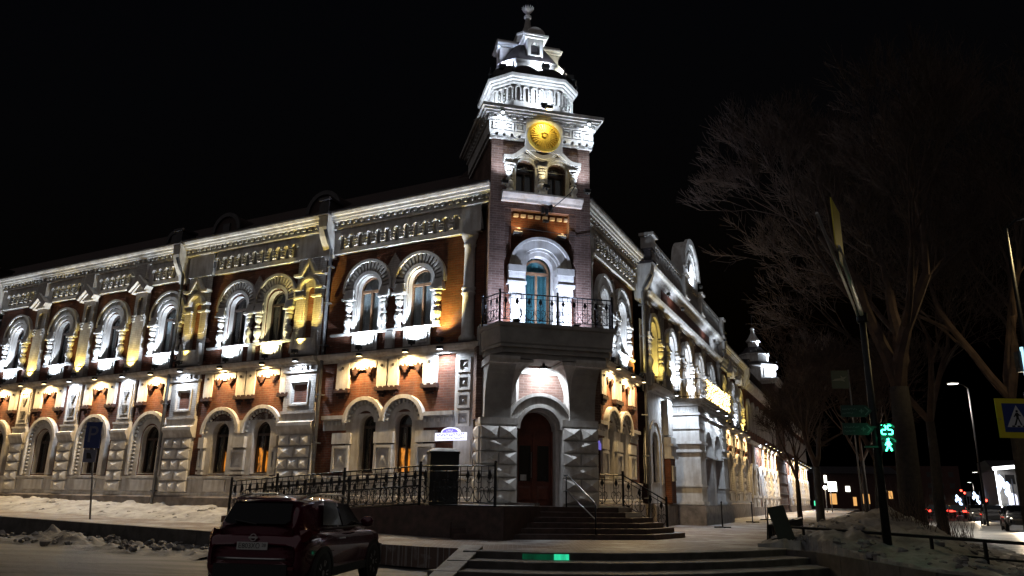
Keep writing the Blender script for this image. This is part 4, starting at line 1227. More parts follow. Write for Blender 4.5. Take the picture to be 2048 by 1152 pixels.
for i in range(len(lev) - 1):
    for j in range(6):
        bb.f.append((6 * i + j, 6 * i + (j + 1) % 6, 6 * i + 6 + (j + 1) % 6, 6 * i + 6 + j))
bb.f.append(tuple(range(6 * len(lev) - 6, 6 * len(lev))))
part('balcony_fascia', bb, 'grey_stone', FT, 0, 0, 0, bal)
for sg, xx in ((-1, -1.55), (1, 2.0)):
    part('tower_buttress', MB().box(-.20, .20, .0, .5, 5.9, 6.9), 'grey_stone', FT, xx + sg * .2)
# ================================================================== right facade beyond the corner bay
# central block u 7.9 .. 26
c0, c1 = 7.95, 26.2
cw = [9.0, 12.45, 15.9, 19.3, 22.7]
part('central_lower_wall', MB().wall(c0, c1, 1.4, 6.15, [(u, .55, 1.6 if u == 15.9 else 2.24, 3.9) for u in (8.95, 22.7)], -.15, .4), 'white', FR)
part('central_upper_wall', MB().wall(c0, c1, 6.2, 10.3, [(u, .62, 7.0, 8.75) for u in cw], -.10, .35), 'brick_pale', FR)
part('plinth', MB().prof_x([(.2, .2), (-.35, .2), (-.35, 1.30), (-.28, 1.38), (.2, 1.38)], c0, c1), 'plinth', FR)
part('entablature', MB().prof_x([(.3, 10.28), (-.24, 10.28), (-.30, 10.36), (-.42, 10.44), (-.48, 10.56), (-.30, 10.62), (-.16, 10.64), (-.16, 11.5), (-.34, 11.54), (-.42, 11.66), (-.56, 11.74), (-.60, 11.86), (.3, 11.9)], c0, c1), 'white', FR)
part('name_panel', MB().box(11.0, 23.0, -.20, -.10, 10.74, 11.42), 'wood', FR)
for u in cw:
    window(FR, u, .62, 7.0, 8.75, 'frame_dark', 'curtain', -.10, 'upper_window')
    h = part('window_hood', MB().ring(0, 8.75, .62, .78, 0, 180, -.12, .10, 16).ring(0, 8.75, .84, 1.02, 0, 180, -.22, .05, 18).box(-.78, -.62, -.10, .1, 7.0, 8.75).box(.62, .78, -.10, .1, 7.0, 8.75), 'white', FR, u, -.12)
    for sg in (-1, 1):
        part('impost', MB().box(-.24, .24, -.34, .05, 8.42, 8.52).box(-.20, .20, -.28, .05, 8.52, 8.7), 'white', FR, u + sg * 1.0, -.10, 0, h)
        colonette(FR, u + sg * 1.0, -.24, 6.9, 1.52, 1.25)
        part('window_pedestal', MB().box(-.26, .26, -.30, .05, 6.3, 6.92), 'white', FR, u + sg * 1.0, -.10)
for u in [c0 + .25] + [(a + b) / 2 for a, b in zip(cw, cw[1:])] + [c1 - .3]:
    part('giant_pilaster', MB().box(-.24, .24, -.14, .05, 6.4, 10.28).box(-.30, .30, -.20, .05, 9.95, 10.1).box(-.30, .30, -.2, .05, 6.4, 6.6), 'white_brick', FR, u, -.12)
ledge(FR, c0, 12.0, -.2)
ledge(FR, 19.7, c1, -.2)
# balustrade with pedestals and the arched pediment
bl = part('balustrade', MB().box(c0, c1, -.48, -.22, 11.9, 12.02).box(c0, c1, -.50, -.20, 12.98, 13.14), 'white', FR)
bm_ = cached('balu', lambda: MB().lathe([(.10, 0), (.10, .08), (.06, .12), (.10, .30), (.11, .42), (.06, .60), (.05, .74), (.08, .80), (.10, .86), (.10, .96)], n=8).mesh('white', 'baluster', True))
for i in range(40):
    u = c0 + .45 + i * .44
    if not (14.6 < u < 15.4 or 18.8 < u < 19.6):
        put('baluster', bm_, FR, u, -.35, 12.02, bl)
for u in (c0 + .1, 14.95, 19.2, c1 - .1):
    part('pedestal', MB().box(-.32, .32, -.62, -.1, 11.9, 13.12).box(-.42, .42, -.74, -.05, 13.12, 13.26).box(-.38, .38, -.70, -.05, 11.9, 12.04), 'white', FR, u, 0, 0, bl)
pd = part('pediment', MB().prism([(-1.9, 13.1), (1.9, 13.1)] + [(1.9 * math.cos(rad(t)), 13.9 + 1.9 * math.sin(rad(t))) for t in range(0, 181, 9)], -.40, .25), 'white', FR, 17.2)
part('pediment_ring', MB().ring(0, 13.9, 1.70, 2.02, 0, 180, -.56, -.38, 26).ring(0, 13.9, 1.15, 1.28, 0, 180, -.48, -.38, 22).ring(0, 13.9, .55, .66, 0, 180, -.48, -.38, 16), 'white', FR, 17.2, 0, 0, pd)
sc = cached('pedscale', lambda: MB().box(-.05, .05, -.06, 0, -.08, .08).mesh('white', 'pediment_tooth'))
for i in range(24):
    a = PI * (i + .5) / 24
    put('pediment_tooth', sc, FR, 17.2 + 1.5 * math.cos(a), -.40, 13.9 + 1.5 * math.sin(a), pd, R=Matrix.Rotation(PI / 2 - a, 4, 'Y'))
part('roof', MB().prof_x([(0, 11.9), (4.5, 14.6), (9, 11.9)], c0, c1), 'roof', FR)
dormer(FR, 4.6, .9, 12.0, 1.0)
divider(FR, 26.5, .3)
drainpipe(FR, 26.3)
# lower storey of the block: arched doorway, porch standing forward
lower_hood(FR, 8.95, .60, 3.9, 1.05, 2.2, 13)
window(FR, 8.95, .55, 2.24, 3.9, y=-.15, name='lower_window')
window(FR, 22.7, .55, 2.24, 3.9, y=-.15, name='lower_window')
part('coffer_panel', MB().box(-.42, .42, -.30, .0, 4.4, 6.0).pyr(-.25, .25, 4.7, 5.6, -.30, -.30, -.14), 'white', FR, 10.85, -.10)
part('coffer_pier', MB().box(-.46, .46, -.40, 0, 3.4, 4.3).box(-.52, .52, -.5, 0, 3.9, 4.0).box(-.52, .52, -.5, 0, 3.35, 3.45), 'white', FR, 10.85, -.10)
part('brick_pier', MB().box(-.44, .44, -.34, 0, 1.4, 3.35), 'brick', FR, 10.85, -.10)
square_panel(FR, 10.85, 2.7, .28, .34, -.44)
porch = part('porch', MB().box(12.1, 13.3, -1.45, -.1, 1.3, 5.9).box(18.3, 19.5, -1.45, -.1, 1.3, 5.9).box(13.3, 18.3, -1.40, -.2, 5.1, 5.9), 'white', FR)
part('porch_cornice', MB().box(12.0, 19.6, -1.55, -.1, 5.45, 5.55).box(11.95, 19.65, -1.62, -.1, 5.88, 5.98).box(11.88, 19.72, -1.72, -.1, 5.98, 6.08).box(11.8, 19.8, -1.80, -.1, 6.08, 6.2), 'white', FR, 0, 0, 0, porch)
for x0 in (12.02, 18.22):
    for z0, z1, e in ((1.36, 1.5, .02), (2.15, 2.23, 0), (3.72, 3.82, .02), (4.10, 4.22, .05), (4.80, 4.86, -.01)):
        part('porch_moulding', MB().box(x0 - e, x0 + 1.36 + e, -1.51 - e, -.1, z0, z1), 'white', FR, 0, 0, 0, porch)
part('porch_arch', MB().wall(13.3, 18.3, 3.6, 5.1, [(14.6, .9, 3.6, 3.95), (17.0, .9, 3.6, 3.95)], -1.42, .3, 12), 'white', FR, 0, 0, 0, porch)
part('porch_middle_pier', MB().box(15.5, 16.1, -1.40, -.8, 1.3, 3.7).box(15.4, 16.2, -1.5, -.7, 3.55, 3.7), 'white', FR, 0, 0, 0, porch)
part('porch_bands', MB().box(12.06, 13.34, -1.47, -1.44, 5.1, 5.44), 'white_brick', FR, 0, 0, 0, porch)
for i in range(9):
    part('porch_flute', cached('flute', lambda: MB().box(-.03, .03, -.04, 0, 0, .22).mesh('white', 'porch_flute')), None, FR, 12.1, -.2 - i * .14, 5.58, porch, -PI / 2)
part('plinth', MB().box(11.9, 19.7, -1.62, -.1, .2, 1.32), 'plinth', FR)
part('porch_gate', MB().box(13.5, 15.4, -.6, -.5, 1.3, 3.4).box(16.2, 18.1, -.6, -.5, 1.3, 3.4), 'wood', FR, 0, 0, 0, porch)
# run of windows beyond
long_run(FR, 1, 26.6, 3, 28.6, 3.62, far=True)
divider(FR, 37.6, .3)
# second far tower, lit from below
museum_far = thing('corner_tower', 'small distant tower with bright white tiers and spire above the right facade', 'tower', FR, 65.5, 2.4, 0)
def fpart(name, mb, mat, F=FR, x=0, y=0, z=0, parent=None):
    return put(name, mb.mesh(mat, name), F, x, y, z, parent or museum_far)
fpart('shaft', MB().box(58.2, 66.6, .02, 4.8, .3, 11.6).box(62.9, 66.5, .1, 4.8, 11.6, 14.1), 'brick_pale')
fpart('shaft_cornice', MB().box(62.6, 66.9, -.2, 5.0, 11.6, 11.9).box(62.3, 67.2, -.4, 5.3, 11.9, 12.2), 'white', FR, 0, 0, 2.5)
fpart('tier', MB().lathe([(2.3, 12.2), (2.3, 13.6), (2.6, 13.8), (2.6, 14.0), (1.9, 14.05)], 65.5, 2.4, 8, ph=.5), 'white', FR, 0, 0, 2.5)
for j in range(8):
    a = 2 * PI * j / 8
    fpart('tier_panel', MB().box(-.5, .5, -.06, 0, 12.5, 13.4), 'white', FR @ Matrix.Translation((65.5 + 2.14 * math.cos(a), 2.4 + 2.14 * math.sin(a), 2.5)) @ Matrix.Rotation(a + PI / 2, 4, 'Z'))
fpart('tier_roof', MB().lathe([(2.7, 13.95), (2.2, 14.3), (1.75, 14.4)], 65.5, 2.4, 8, ph=.5), 'dark_roof', FR, 0, 0, 2.5)
fpart('drum', MB().lathe([(1.6, 14.3), (1.6, 15.2), (1.75, 15.25), (1.75, 15.35)], 65.5, 2.4, 8, ph=.5), 'white', FR, 0, 0, 2.5)
fpart('drum_roof', MB().lathe([(1.75, 15.35), (1.2, 15.8), (.9, 16.2)], 65.5, 2.4, 8, ph=.5), 'dark_roof', FR, 0, 0, 2.5)
fpart('belfry', MB().lathe([(.6, 16.1), (.6, 16.8), (.8, 16.85), (.8, 17.0), (.5, 17.4), (.25, 17.9), (.2, 18.3), (.28, 18.4), (.1, 18.6)], 65.5, 2.4, 10), 'white', FR, 0, 0, 2.5)
fpart('mast', MB().tube([(65.5, 2.4, 18.5), (65.5, 2.4, 20.2)], .03, 6), 'iron', FR, 0, 0, 2.5)
# far brick houses continuing the street line
def far_house(label, u0, u1, n, zt, tint, setb=0.0):
    h = thing('brick_house', label, 'building', FR, (u0 + u1) / 2, setb, 0)
    def fp(name, mb, mat, x=0, parent=None):
        return put(name, mb.mesh(mat, name) if isinstance(mb, MB) else mb, FR, x, setb, 0, parent or h)
    ws = [u0 + (u1 - u0) * (i + .5) / n for i in range(n)]
    fp('wall', MB().wall(u0, u1, .2, zt, [(u, .55, 2.0, 3.6) for u in ws], 0, .35, 8).box(u0, u0 + .02, .01, 9, .2, zt), tint)
    fp('upper_wall', MB().wall(u0, u1, zt, zt + 4.2, [(u, .55, zt + .9, zt + 2.6) for u in ws], .0, .35, 8).box(u0, u0 + .02, .01, 9, zt, zt + 4.2), 'brick')
    fp('cornice', MB().prof_x([(.3, zt + 4.2), (-.2, zt + 4.2), (-.5, zt + 4.6), (-.5, zt + 4.8), (.3, zt + 4.9)], u0, u1), 'white')
    fp('belt', MB().prof_x([(.1, zt - .15), (-.2, zt - .12), (-.3, zt + .1), (.1, zt + .15)], u0, u1), 'white')
    fp('plinth', MB().box(u0, u1, -.2, .2, .2, 1.1), 'plinth')
    fp('roof', MB().prof_x([(-.2, zt + 4.8), (4.5, zt + 7.2), (9, zt + 4.8)], u0, u1), 'dark_roof')
    sur = cached('fsur', lambda: MB().ring(0, 3.6, .58, .85, 0, 180, -.16, .04, 10).box(-.85, -.58, -.14, .04, 2.0, 3.6).box(.58, .85, -.14, .04, 2.0, 3.6).box(-1.0, 1.0, -.2, .04, 1.8, 2.0).box(-.9, .9, -.1, .04, 1.1, 1.8).mesh('white', 'surround'))
    sur2 = cached(('fsur2', zt), lambda: MB().ring(0, zt + 2.6, .58, .85, 0, 180, -.16, .04, 10).box(-.85, -.58, -.14, .04, zt + .9, zt + 2.6).box(.58, .85, -.14, .04, zt + .9, zt + 2.6).mesh('white', 'surround'))
    gl = cached('fgl', lambda: MB().box(-.55, .55, .3, .33, 2.0, 4.2).mesh('black', 'pane'))
    gl2 = cached(('fgl2', zt), lambda: MB().box(-.55, .55, .3, .33, zt + .9, zt + 3.2).mesh('black', 'pane'))
    pq = cached('fpier', lambda: MB().box(-.34, .34, -.14, .04, 1.1, 6.0).pyr(-.3, .3, 1.2, 1.7, -.14, -.16, -.3).pyr(-.3, .3, 1.75, 2.25, -.14, -.16, -.3).pyr(-.3, .3, 2.3, 2.8, -.14, -.16, -.3).pyr(-.3, .3, 2.85, 3.35, -.14, -.16, -.3).box(-.4, .4, -.22, .04, 3.6, 4.0).mesh('white', 'pier'))
    for i, u in enumerate(ws):
        w = fp('window', gl, None, u)
        fp('surround', sur, None, u, w)
        w2 = fp('window', gl2, None, u)
        fp('surround', sur2, None, u, w2)
        if i:
            fp('pier', pq, None, (ws[i] + ws[i - 1]) / 2)
    return ws
fh1 = far_house('dark unlit brick house adjoining the museum run', 38, 43.3, 2, 6.1, 'brick')
fh2 = far_house('floodlit brick house between the dark house and the distant tower', 43.5, 58, 5, 6.1, 'brick')
fh3 = far_house('long floodlit brick house past the distant tower', 67.2, 97, 9, 6.1, 'brick')
for k in range(6):
    fpart('shaft_band', cached(('sband'), lambda: MB().box(58.15, 66.65, -.05, .02, 0, .12)), 'plinth', FR, 0, 0, 1.2 + 1.1 * k) if k == 0 else put('shaft_band', bpy.data.objects['shaft_band'].data, FR, 0, 0, 1.2 + 1.1 * k, museum_far)
# ================================================================== floodlights (every lamp carries its own light)
COOL, WARM, YEL, BLUE = (.74, .86, 1.0), (1.0, .69, .30), (1.0, .74, .17), (.62, .74, 1.0)
for k in ('lens_w', 'lens_y', 'lampwhite', 'headlight', 'red', 'green'):
    M[k].cycles.emission_sampling = 'NONE'
def spot(parent, p, d, color, watts, angle=120, blend=.7, size=.05):
    l = bpy.data.lights.new('beam', 'SPOT')
    l.energy = watts
    l.color = color
    l.spot_size = rad(angle)
    l.spot_blend = blend
    l.shadow_soft_size = size
    o = bpy.data.objects.new('beam', l)
    mw = Matrix.Translation(p) @ Vector(d).to_track_quat('-Z', 'Y').to_matrix().to_4x4()
    link(o, mw, parent)
    return o
def pointl(parent, p, color, watts, size=.1):
    l = bpy.data.lights.new('glow', 'POINT')
    l.energy = watts
    l.color = color
    l.shadow_soft_size = size
    o = bpy.data.objects.new('glow', l)
    link(o, Matrix.Translation(p), parent)
    return o
UPH = cached('uph', lambda: MB().box(-.10, .10, -.07, .07, 0, .11).box(-.02, .02, -.02, .02, -.06, 0).box(-.12, .12, -.085, .085, .10, .125).mesh('black', 'housing'))
UPL = cached('upl', lambda: MB().box(-.085, .085, -.055, .055, .124, .13).mesh('lens_w', 'lens'))
UPY = cached('upy', lambda: MB().box(-.085, .085, -.055, .055, .124, .13).mesh('lens_y', 'lens'))
DNH = cached('dnh', lambda: MB().box(-.09, .09, -.07, .07, -.08, .02).box(-.015, .015, 0, .18, -.01, .02).mesh('black', 'housing'))
DNL = cached('dnl', lambda: MB().box(-.08, .08, -.06, .06, -.088, -.078).mesh('lens_w', 'lens'))
DNY = cached('dny', lambda: MB().box(-.08, .08, -.06, .06, -.088, -.078).mesh('lens_y', 'lens'))
def uplight(F, x, color, watts, label, y=-.28, z=6.52, tilt=-.02, angle=168, group='up-facing floodlights on the ledge'):
    t = thing('floodlight', label, 'floodlight', F, x, y, z - .02, group=group)
    put('housing', UPH, F, x, y, z, t)
    put('lens', UPL if color in (COOL, BLUE) else UPY, F, x, y, z, t)
    spot(t, world_pt(F, x, y, z + .15), F.to_3x3() @ Vector((0, tilt, 1)), color, watts, angle)
def downlight(F, x, color, watts, label, y=-.44, z=6.30, tilt=.10, angle=168, group='down-facing floodlights under the ledge'):
    t = thing('floodlight', label, 'floodlight', F, x, y, z - .05, group=group)
    put('housing', DNH, F, x, y, z, t)
    put('lens', DNL if color in (COOL, BLUE) else DNY, F, x, y, z, t)
    spot(t, world_pt(F, x, y, z - .10), F.to_3x3() @ Vector((0, tilt, -1)), color, watts, angle)
UW, DW = 600.0, 400.0
ORD = ('first', 'second', 'third', 'fourth', 'fifth', 'sixth', 'seventh', 'eighth', 'ninth', 'tenth')
L1u = lambda n, f='left': f'floodlight on the ledge shining up at the {ORD[n]} hooded window from the tower, {f} facade'
L1d = lambda n, f='left': f'floodlight under the ledge shining down above the {ORD[n]} lower window from the tower, {f} facade'
LPu = lambda n: f'floodlight on the ledge shining yellow up the {ORD[n]} chevron-capped pilaster from the tower'
LPd = lambda n: f'floodlight under the ledge shining down the {ORD[n]} panelled pier from the tower'
# left facade
for n, (u, c, w) in enumerate(((2.67, COOL, 1.15), (4.93, COOL, 1.0), (9.42, (1.0, .92, .5), .5), (11.5, COOL, .8))):
    uplight(FL, -u, c, UW * w, L1u(n))
for n, (u, c, w) in enumerate(((2.80, WARM, 1.15), (4.75, WARM, 1.2), (9.35, WARM, 1.1), (11.6, WARM, 1.1))):
    downlight(FL, -u, c, DW * w, L1d(n))
uplight(FL, -1.55, YEL, UW * .75, 'black floodlight on the ledge shining yellow up the engaged column', angle=110)
downlight(FL, -1.42, COOL, DW * 1.1, 'small floodlight under the ledge shining white beside the corner strip')
uplight(FL, -7.62, YEL, UW * 1.2, 'black floodlight shining yellow up the niche next to the tower bay', y=-.60, tilt=.13, angle=75)
uplight(FL, -13.75, YEL, UW * .5, 'black floodlight shining amber up the farther niche of the second bay', y=-.60, tilt=.13, angle=75)
downlight(FL, -7.62, COOL, DW * .8, LPd(0), y=-.52)
downlight(FL, -13.75, COOL, DW * .65, LPd(1), y=-.52)
for i in range(4):
    u = 15.62 + 3.62 * i
    uplight(FL, -u, COOL, UW * (1.2, .9, .5, 1.1)[i], L1u(i + 4))
    downlight(FL, -u, WARM, DW * 1.1, L1d(i + 4))
for i, u in enumerate((17.40, 21.02, 24.66)):
    uplight(FL, -u, YEL, UW * .42, LPu(i), tilt=.2, y=-.30, angle=110)
    downlight(FL, -u, COOL if i < 2 else WARM, DW * .8, LPd(i + 2))
for i in range(2):
    uplight(FL, -(30.4 + 3.62 * i), COOL, UW * .8, L1u(i + 8))
    downlight(FL, -(30.4 + 3.62 * i), WARM, DW, L1d(i + 8))
# right facade
uplight(FR, 4.93, COOL, UW * .8, L1u(1, 'right'))
uplight(FR, 2.67, COOL, UW * .35, L1u(0, 'right'))
downlight(FR, 4.75, WARM, DW * 1.2, L1d(1, 'right'))
downlight(FR, 2.80, WARM, DW * 1.2, L1d(0, 'right'))
uplight(FR, 6.6, YEL, UW * .2, 'black floodlight on the ledge beside the right drainpipe, shining yellow up')
downlight(FR, 6.3, WARM, DW * .5, 'small floodlight under the ledge beside the right drainpipe, shining down')
for i, u in enumerate((9.0, 12.45, 15.9, 19.3, 22.7)):
    c, w = ((YEL, .4), (COOL, 1.1), (COOL, 1.3), (COOL, .5), (COOL, .3))[i]
    uplight(FR, u, c, UW * w, f'floodlight shining up the {ORD[i]} tall window of the balustraded block from the tower', y=-.50)
downlight(FR, 10.85, COOL, DW * 1.3, 'small floodlight shining white on the coffered pier beside the porch', y=-.75)
for n, u in enumerate((14.6, 17.0)):
    downlight(FR, u, COOL, DW * .6, f'small floodlight under the porch cornice over its {ORD[n]} arch from the tower', y=-1.95, z=5.95)
for n, u in enumerate((9.6, 12.6, 21.0, 24.2)):
    uplight(FR, u, COOL, UW * .08, f'{ORD[n]} floodlight from the tower along the foot of the balustrade, shining up', y=-.85, z=10.72, tilt=.25)
uplight(FR, 17.2, COOL, UW * .5, 'black floodlight shining up the arched pediment', y=-.95, z=13.05, tilt=.2)
for i in range(3):
    u = 28.6 + 3.62 * i
    uplight(FR, u, (YEL, COOL, YEL)[i], UW * .4, f'{ORD[i]} floodlight on the ledge past the balustraded block, shining up')
    downlight(FR, u, WARM, DW * 1.2, f'{ORD[i]} floodlight under the ledge past the balustraded block, shining down')
for i, u in enumerate(fh2 + fh3):
    downlight(FR, u - 1.2, (COOL, WARM, WARM, COOL, WARM)[i % 5], DW * 4.0, f'{ORD[i if i < 5 else i - 5]} floodlight along the distant house ' + ('before' if i < 5 else 'past') + ' the far tower', y=-.75, z=6.3)
for u in (64.0, 67.0):
    uplight(FR, u, COOL, 2000, 'floodlight on the distant tower cornice, ' + ('nearer' if u < 65 else 'farther from') + ' the museum', y=-.55, z=14.8, tilt=.25, group='floodlights of the distant tower')
uplight(FR, 65.5, COOL, 1300, 'floodlight on the upper roof of the distant tower', y=.05, z=16.85, tilt=.35, group='floodlights of the distant tower')
uplight(FR, 65.5, COOL, 1100, 'floodlight on the drum of the distant tower', y=.7, z=18.0, tilt=.5, group='floodlights of the distant tower')
# tower: balcony, belt, medallion, cornice corners, lantern, dome
for x, w in ((-.95, .9), (1.05, .9)):
    uplight(FT, x, BLUE, UW * .9 * w, 'floodlight on the balcony floor at the ' + ('left' if x < 0 else 'right') + '-facade side of its window', y=-.75, z=6.80, tilt=.45, group='balcony floodlights')
def box_lamp(x, z, label):
    t = thing('floodlight', label, 'floodlight', FT, x, .10, z, group='floodlights over the balcony arch')
    put('housing', cached('bxl', lambda: MB().box(-.16, .16, -.10, .18, 0, .07).mesh('grey_stone', 'housing')), FT, x, .10, z, t)
    put('lens', cached('bxl2', lambda: MB().box(-.14, .14, -.09, .1, .071, .078).mesh('lens_y', 'lens')), FT, x, .10, z, t)
    spot(t, world_pt(FT, x, -.02, z + .10), FT.to_3x3() @ Vector((0, .12, 1)), (1.0, .62, .25), 30, 140)
box_lamp(-.72, 10.12, 'flat white lamp box over the balcony arch on the left-facade side')
box_lamp(.82, 10.12, 'flat white lamp box over the balcony arch on the right-facade side')
t = thing('ceiling_lamp', 'small dark lamp under the balcony slab above the entrance arch', 'lamp', FT, .05, -.45, 5.55)
put('lamp_body', MB().lathe([(.05, 5.58), (.05, 5.66)], .05, -.45, 10).lathe([(.14, 5.48), (.12, 5.58)], .05, -.45, 14).mesh('black'), FT, 0, 0, 0, t)
put('lens', MB().lathe([(.12, 5.472), (.12, 5.48)], .05, -.45, 14).mesh('lens_w'), FT, 0, 0, 0, t)
spot(t, world_pt(FT, .05, -.45, 5.45), FT.to_3x3() @ Vector((0, .75, -1)), (.84, .92, 1.0), 260, 165)
for x, y, w in ((-1.35, -.55, 1.0), (1.55, -.55, 1.0)):
    uplight(FT, x, COOL, UW * .35 * w, 'floodlight on the tower sill at its ' + ('left' if x < 0 else 'right') + '-facade end', y=y, z=11.62, tilt=.12, angle=100, group='tower floodlights')
for x in (-1.45, 1.70):
    t = thing('floodlight', 'small bright lamp under the tower cornice corner on the ' + ('left' if x < 0 else 'right') + '-facade side', 'floodlight', FT, x, -.42, 14.30, group='cornice corner lamps')
    put('housing', cached('cch', lambda: MB().box(-.07, .07, -.05, .05, .03, .10).box(-.015, .015, 0, .2, .05, .08).mesh('black', 'housing')), FT, x, -.42, 14.30, t)
    put('lens', cached('ccl', lambda: MB().lathe([(.055, .0), (.06, .03)], n=10).mesh('lens_w', 'lens')), FT, x, -.42, 14.30, t)
    spot(t, world_pt(FT, x, -.42, 14.28), FT.to_3x3() @ Vector((0, .55, -1)), COOL, 90, 150)
t = thing('floodlight', 'small black lamp over the gilded medallion, shining yellow down on it', 'floodlight', FT, .10, -.72, 14.5)
put('housing', MB().box(-.12, .12, -.08, .08, 0, .12).box(-.03, .03, -.05, .3, .08, .12).mesh('black'), FT, .10, -.80, 14.46, t)
put('lens', MB().box(-.1, .1, -.06, .06, -.008, 0).mesh('lens_y'), FT, .10, -.80, 14.46, t)
spot(t, world_pt(FT, .10, -.80, 14.42), FT.to_3x3() @ Vector((0, .55, -1)), (1.0, .80, .30), 60, 120)
uplight(FT, .10, (1.0, .85, .45), 60, 'small lamp on the twin window sill, shining up at the medallion', y=-.55, z=11.62, tilt=.12, angle=90)
for x, y, w, lb in ((.05, -.36, 1.3, 'above the gilded medallion'), (-1.75, .35, .8, 'at the roof corner over the left facade'), (1.75, .35, .8, 'at the roof corner over the right facade'), (-2.0, 1.5, .6, 'on the roof flank over the left facade')):
    uplight(FT, x, COOL, 140 * w, 'floodlight at the foot of the white lantern ' + lb, y=y, z=14.78, tilt=.55 if abs(x) < 1 else .3, angle=150, group='lantern floodlights')
for x, y, c, w, lb in ((.25, .16, COOL, 110, 'under the front dormer gable'), (-1.25, .60, BLUE, 140, 'left-facade side'), (1.35, .65, (1, 1, .82), 80, 'right-facade side')):
    t = thing('floodlight', 'boxy floodlight on a stalk by the lantern roof, ' + lb, 'floodlight', FT, x, y, 16.3, group='upper lantern floodlights')
    put('housing', cached('stl', lambda: MB().box(-.14, .14, -.09, .09, .34, .52).box(-.02, .02, -.02, .02, 0, .34).box(-.12, .12, .09, .10, .36, .50).mesh('black', 'housing')), FT, x, y, 16.3, t)
    d = Vector((OX - x, OY - y, 1.15))
    spot(t, world_pt(FT, x, y, 16.88) + FT.to_3x3() @ (d.normalized() * .1), FT.to_3x3() @ d, c, w, 150)
# ================================================================== entrance stair, ramp, railings
stair = thing('entrance_stair', 'dark granite porch and steps wrapping the tower door', 'stairs', FT, 0, -1, .45)
def stair_poly(o):
    return [(-3.0, .6), (-3.0, -.9 - o), (2.3 + o * .3, -.9 - o), (2.9 + o, -.5 - o * .35), (2.9 + o, .55)]
for i in range(6):
    o = .30 * i
    z1 = 1.30 - .142 * i
    put('step', MB().slab(stair_poly(o), .3, z1).mesh('step'), FT, 0, 0, 0, stair)
put('porch_snow', MB().slab([(1.95, -.2), (2.85, -.2), (2.85, .5), (1.95, .5)], 1.30, 1.33).mesh('snow'), FT, 0, 0, 0, stair)
ramp_t = thing('access_ramp', 'long granite-faced ramp rising along the left facade to the porch', 'ramp', FL, 3, -2.2, .45)
def rz_(u):
    return 1.30 if u < .7 else max(.62, 1.30 - (u - .7) * .062)
rm = MB()
us = [-2.2, .7, 3, 5.5, 7.2, 8.25]
for u in us:
    x = -u
    zb = .30 + 0.0155 * max(0, u)
    z = rz_(u)
    rm.v += [(x, -2.55, zb), (x, -2.55, z), (x, -.25, z), (x, -.25, zb)]
for i in range(len(us) - 1):
    for j in range(3):
        rm.f.append((4 * i + j, 4 * i + j + 1, 4 * i + 5 + j, 4 * i + 4 + j))
rm.f += [(0, 1, 2, 3), (23, 22, 21, 20)]
put('ramp_body', rm.mesh('step'), FL, 0, 0, 0, ramp_t)
put('ramp_snow', MB().add([(-u, y, rz_(u) + .03) for u in us for y in (-2.40, -.3)], [(2 * i, 2 * i + 1, 2 * i + 3, 2 * i + 2) for i in range(5)]).mesh('snow'), FL, 0, 0, 0, ramp_t)
part('plinth', MB().box(-2, 6.75, -.20, .1, .3, 1.40), 'plinth', FL, -4.75 - 0, 0)

def heart(w, h):
    a = []
    for sg in (-1, 1):
        pts = []
        for i in range(15):
            t = i / 14
            ang = -PI / 2 + t * 1.75 * PI
            r = .055 + .0 * t
            pts.append(t)
        path = [(0, 0, 0), (sg * w * .30, 0, h * .22), (sg * w * .46, 0, h * .50), (sg * w * .40, 0, h * .72), (sg * w * .22, 0, h * .80), (sg * w * .08, 0, h * .70), (sg * w * .10, 0, h * .54), (sg * w * .22, 0, h * .52)]
        a.append(path)
    return a
def railing(name, label, F, pts, h=1.0, step=.115, orn=.46, post_every=1.9, top_r=.022, group=None, ends=True):
    # pts: list of (x, y, z) along the base
    P = [Vector(p) for p in pts]
    t = thing(name, label, 'railing', F, *pts[0], group=group)
    bal_me = cached(('rb', h), lambda: MB().box(-.008, .008, -.008, .008, .10, h - .02).mesh('iron', 'baluster'))
    post_me = cached(('rpost', h), lambda: MB().box(-.03, .03, -.03, .03, 0, h + .06).lathe([(.03, h + .06), (.045, h + .09), (.03, h + .13)], n=8).mesh('iron', 'post'))
    def orn_mesh():
        b = MB()
        for path in heart(.36, .40):
            b.tube(path, .012, 4)
        b.tube([(0, 0, 0), (0, 0, .66)], .011, 4)
        b.prism([(0, .68), (-.06, .55), (0, .44), (.06, .55)], -.012, .012)
        for sg in (-1, 1):
            b.tube([(0, 0, .40), (sg * .07, 0, .42), (sg * .09, 0, .48), (sg * .06, 0, .52)], .008, 4)
        return b.mesh('iron', 'scroll')
    om = cached('scroll', orn_mesh)
    for i in range(len(P) - 1):
        a, b = P[i], P[i + 1]
        d = b - a
        L = Vector((d.x, d.y, 0)).length
        ang = math.atan2(d.y, d.x)
        up = Vector((0, 0, 1))
        for hh, r in ((h, top_r), (h - .14, .012), (.10, .014)):
            put('rail', MB().tube([a + up * hh, b + up * hh], r, 6).mesh('iron', 'rail'), F, 0, 0, 0, t)
        n = max(1, round(L / post_every))
        for k in range(n + 1):
            if k == 0 and i > 0:
                continue
            p = a.lerp(b, k / n)
            put('post', post_me, F, p.x, p.y, p.z, t)
        m = max(1, round(L / step))
        for k in range(1, m):
            p = a.lerp(b, k / m)
            put('baluster', bal_me, F, p.x, p.y, p.z, t)
        q = max(1, round(L / orn))
        for k in range(q):
            p = a.lerp(b, (k + .5) / q)
            put('scroll', om, F, p.x, p.y, p.z + .11, t, rz=ang, sc=(1, 1, (h - .26) / .64))
    return t
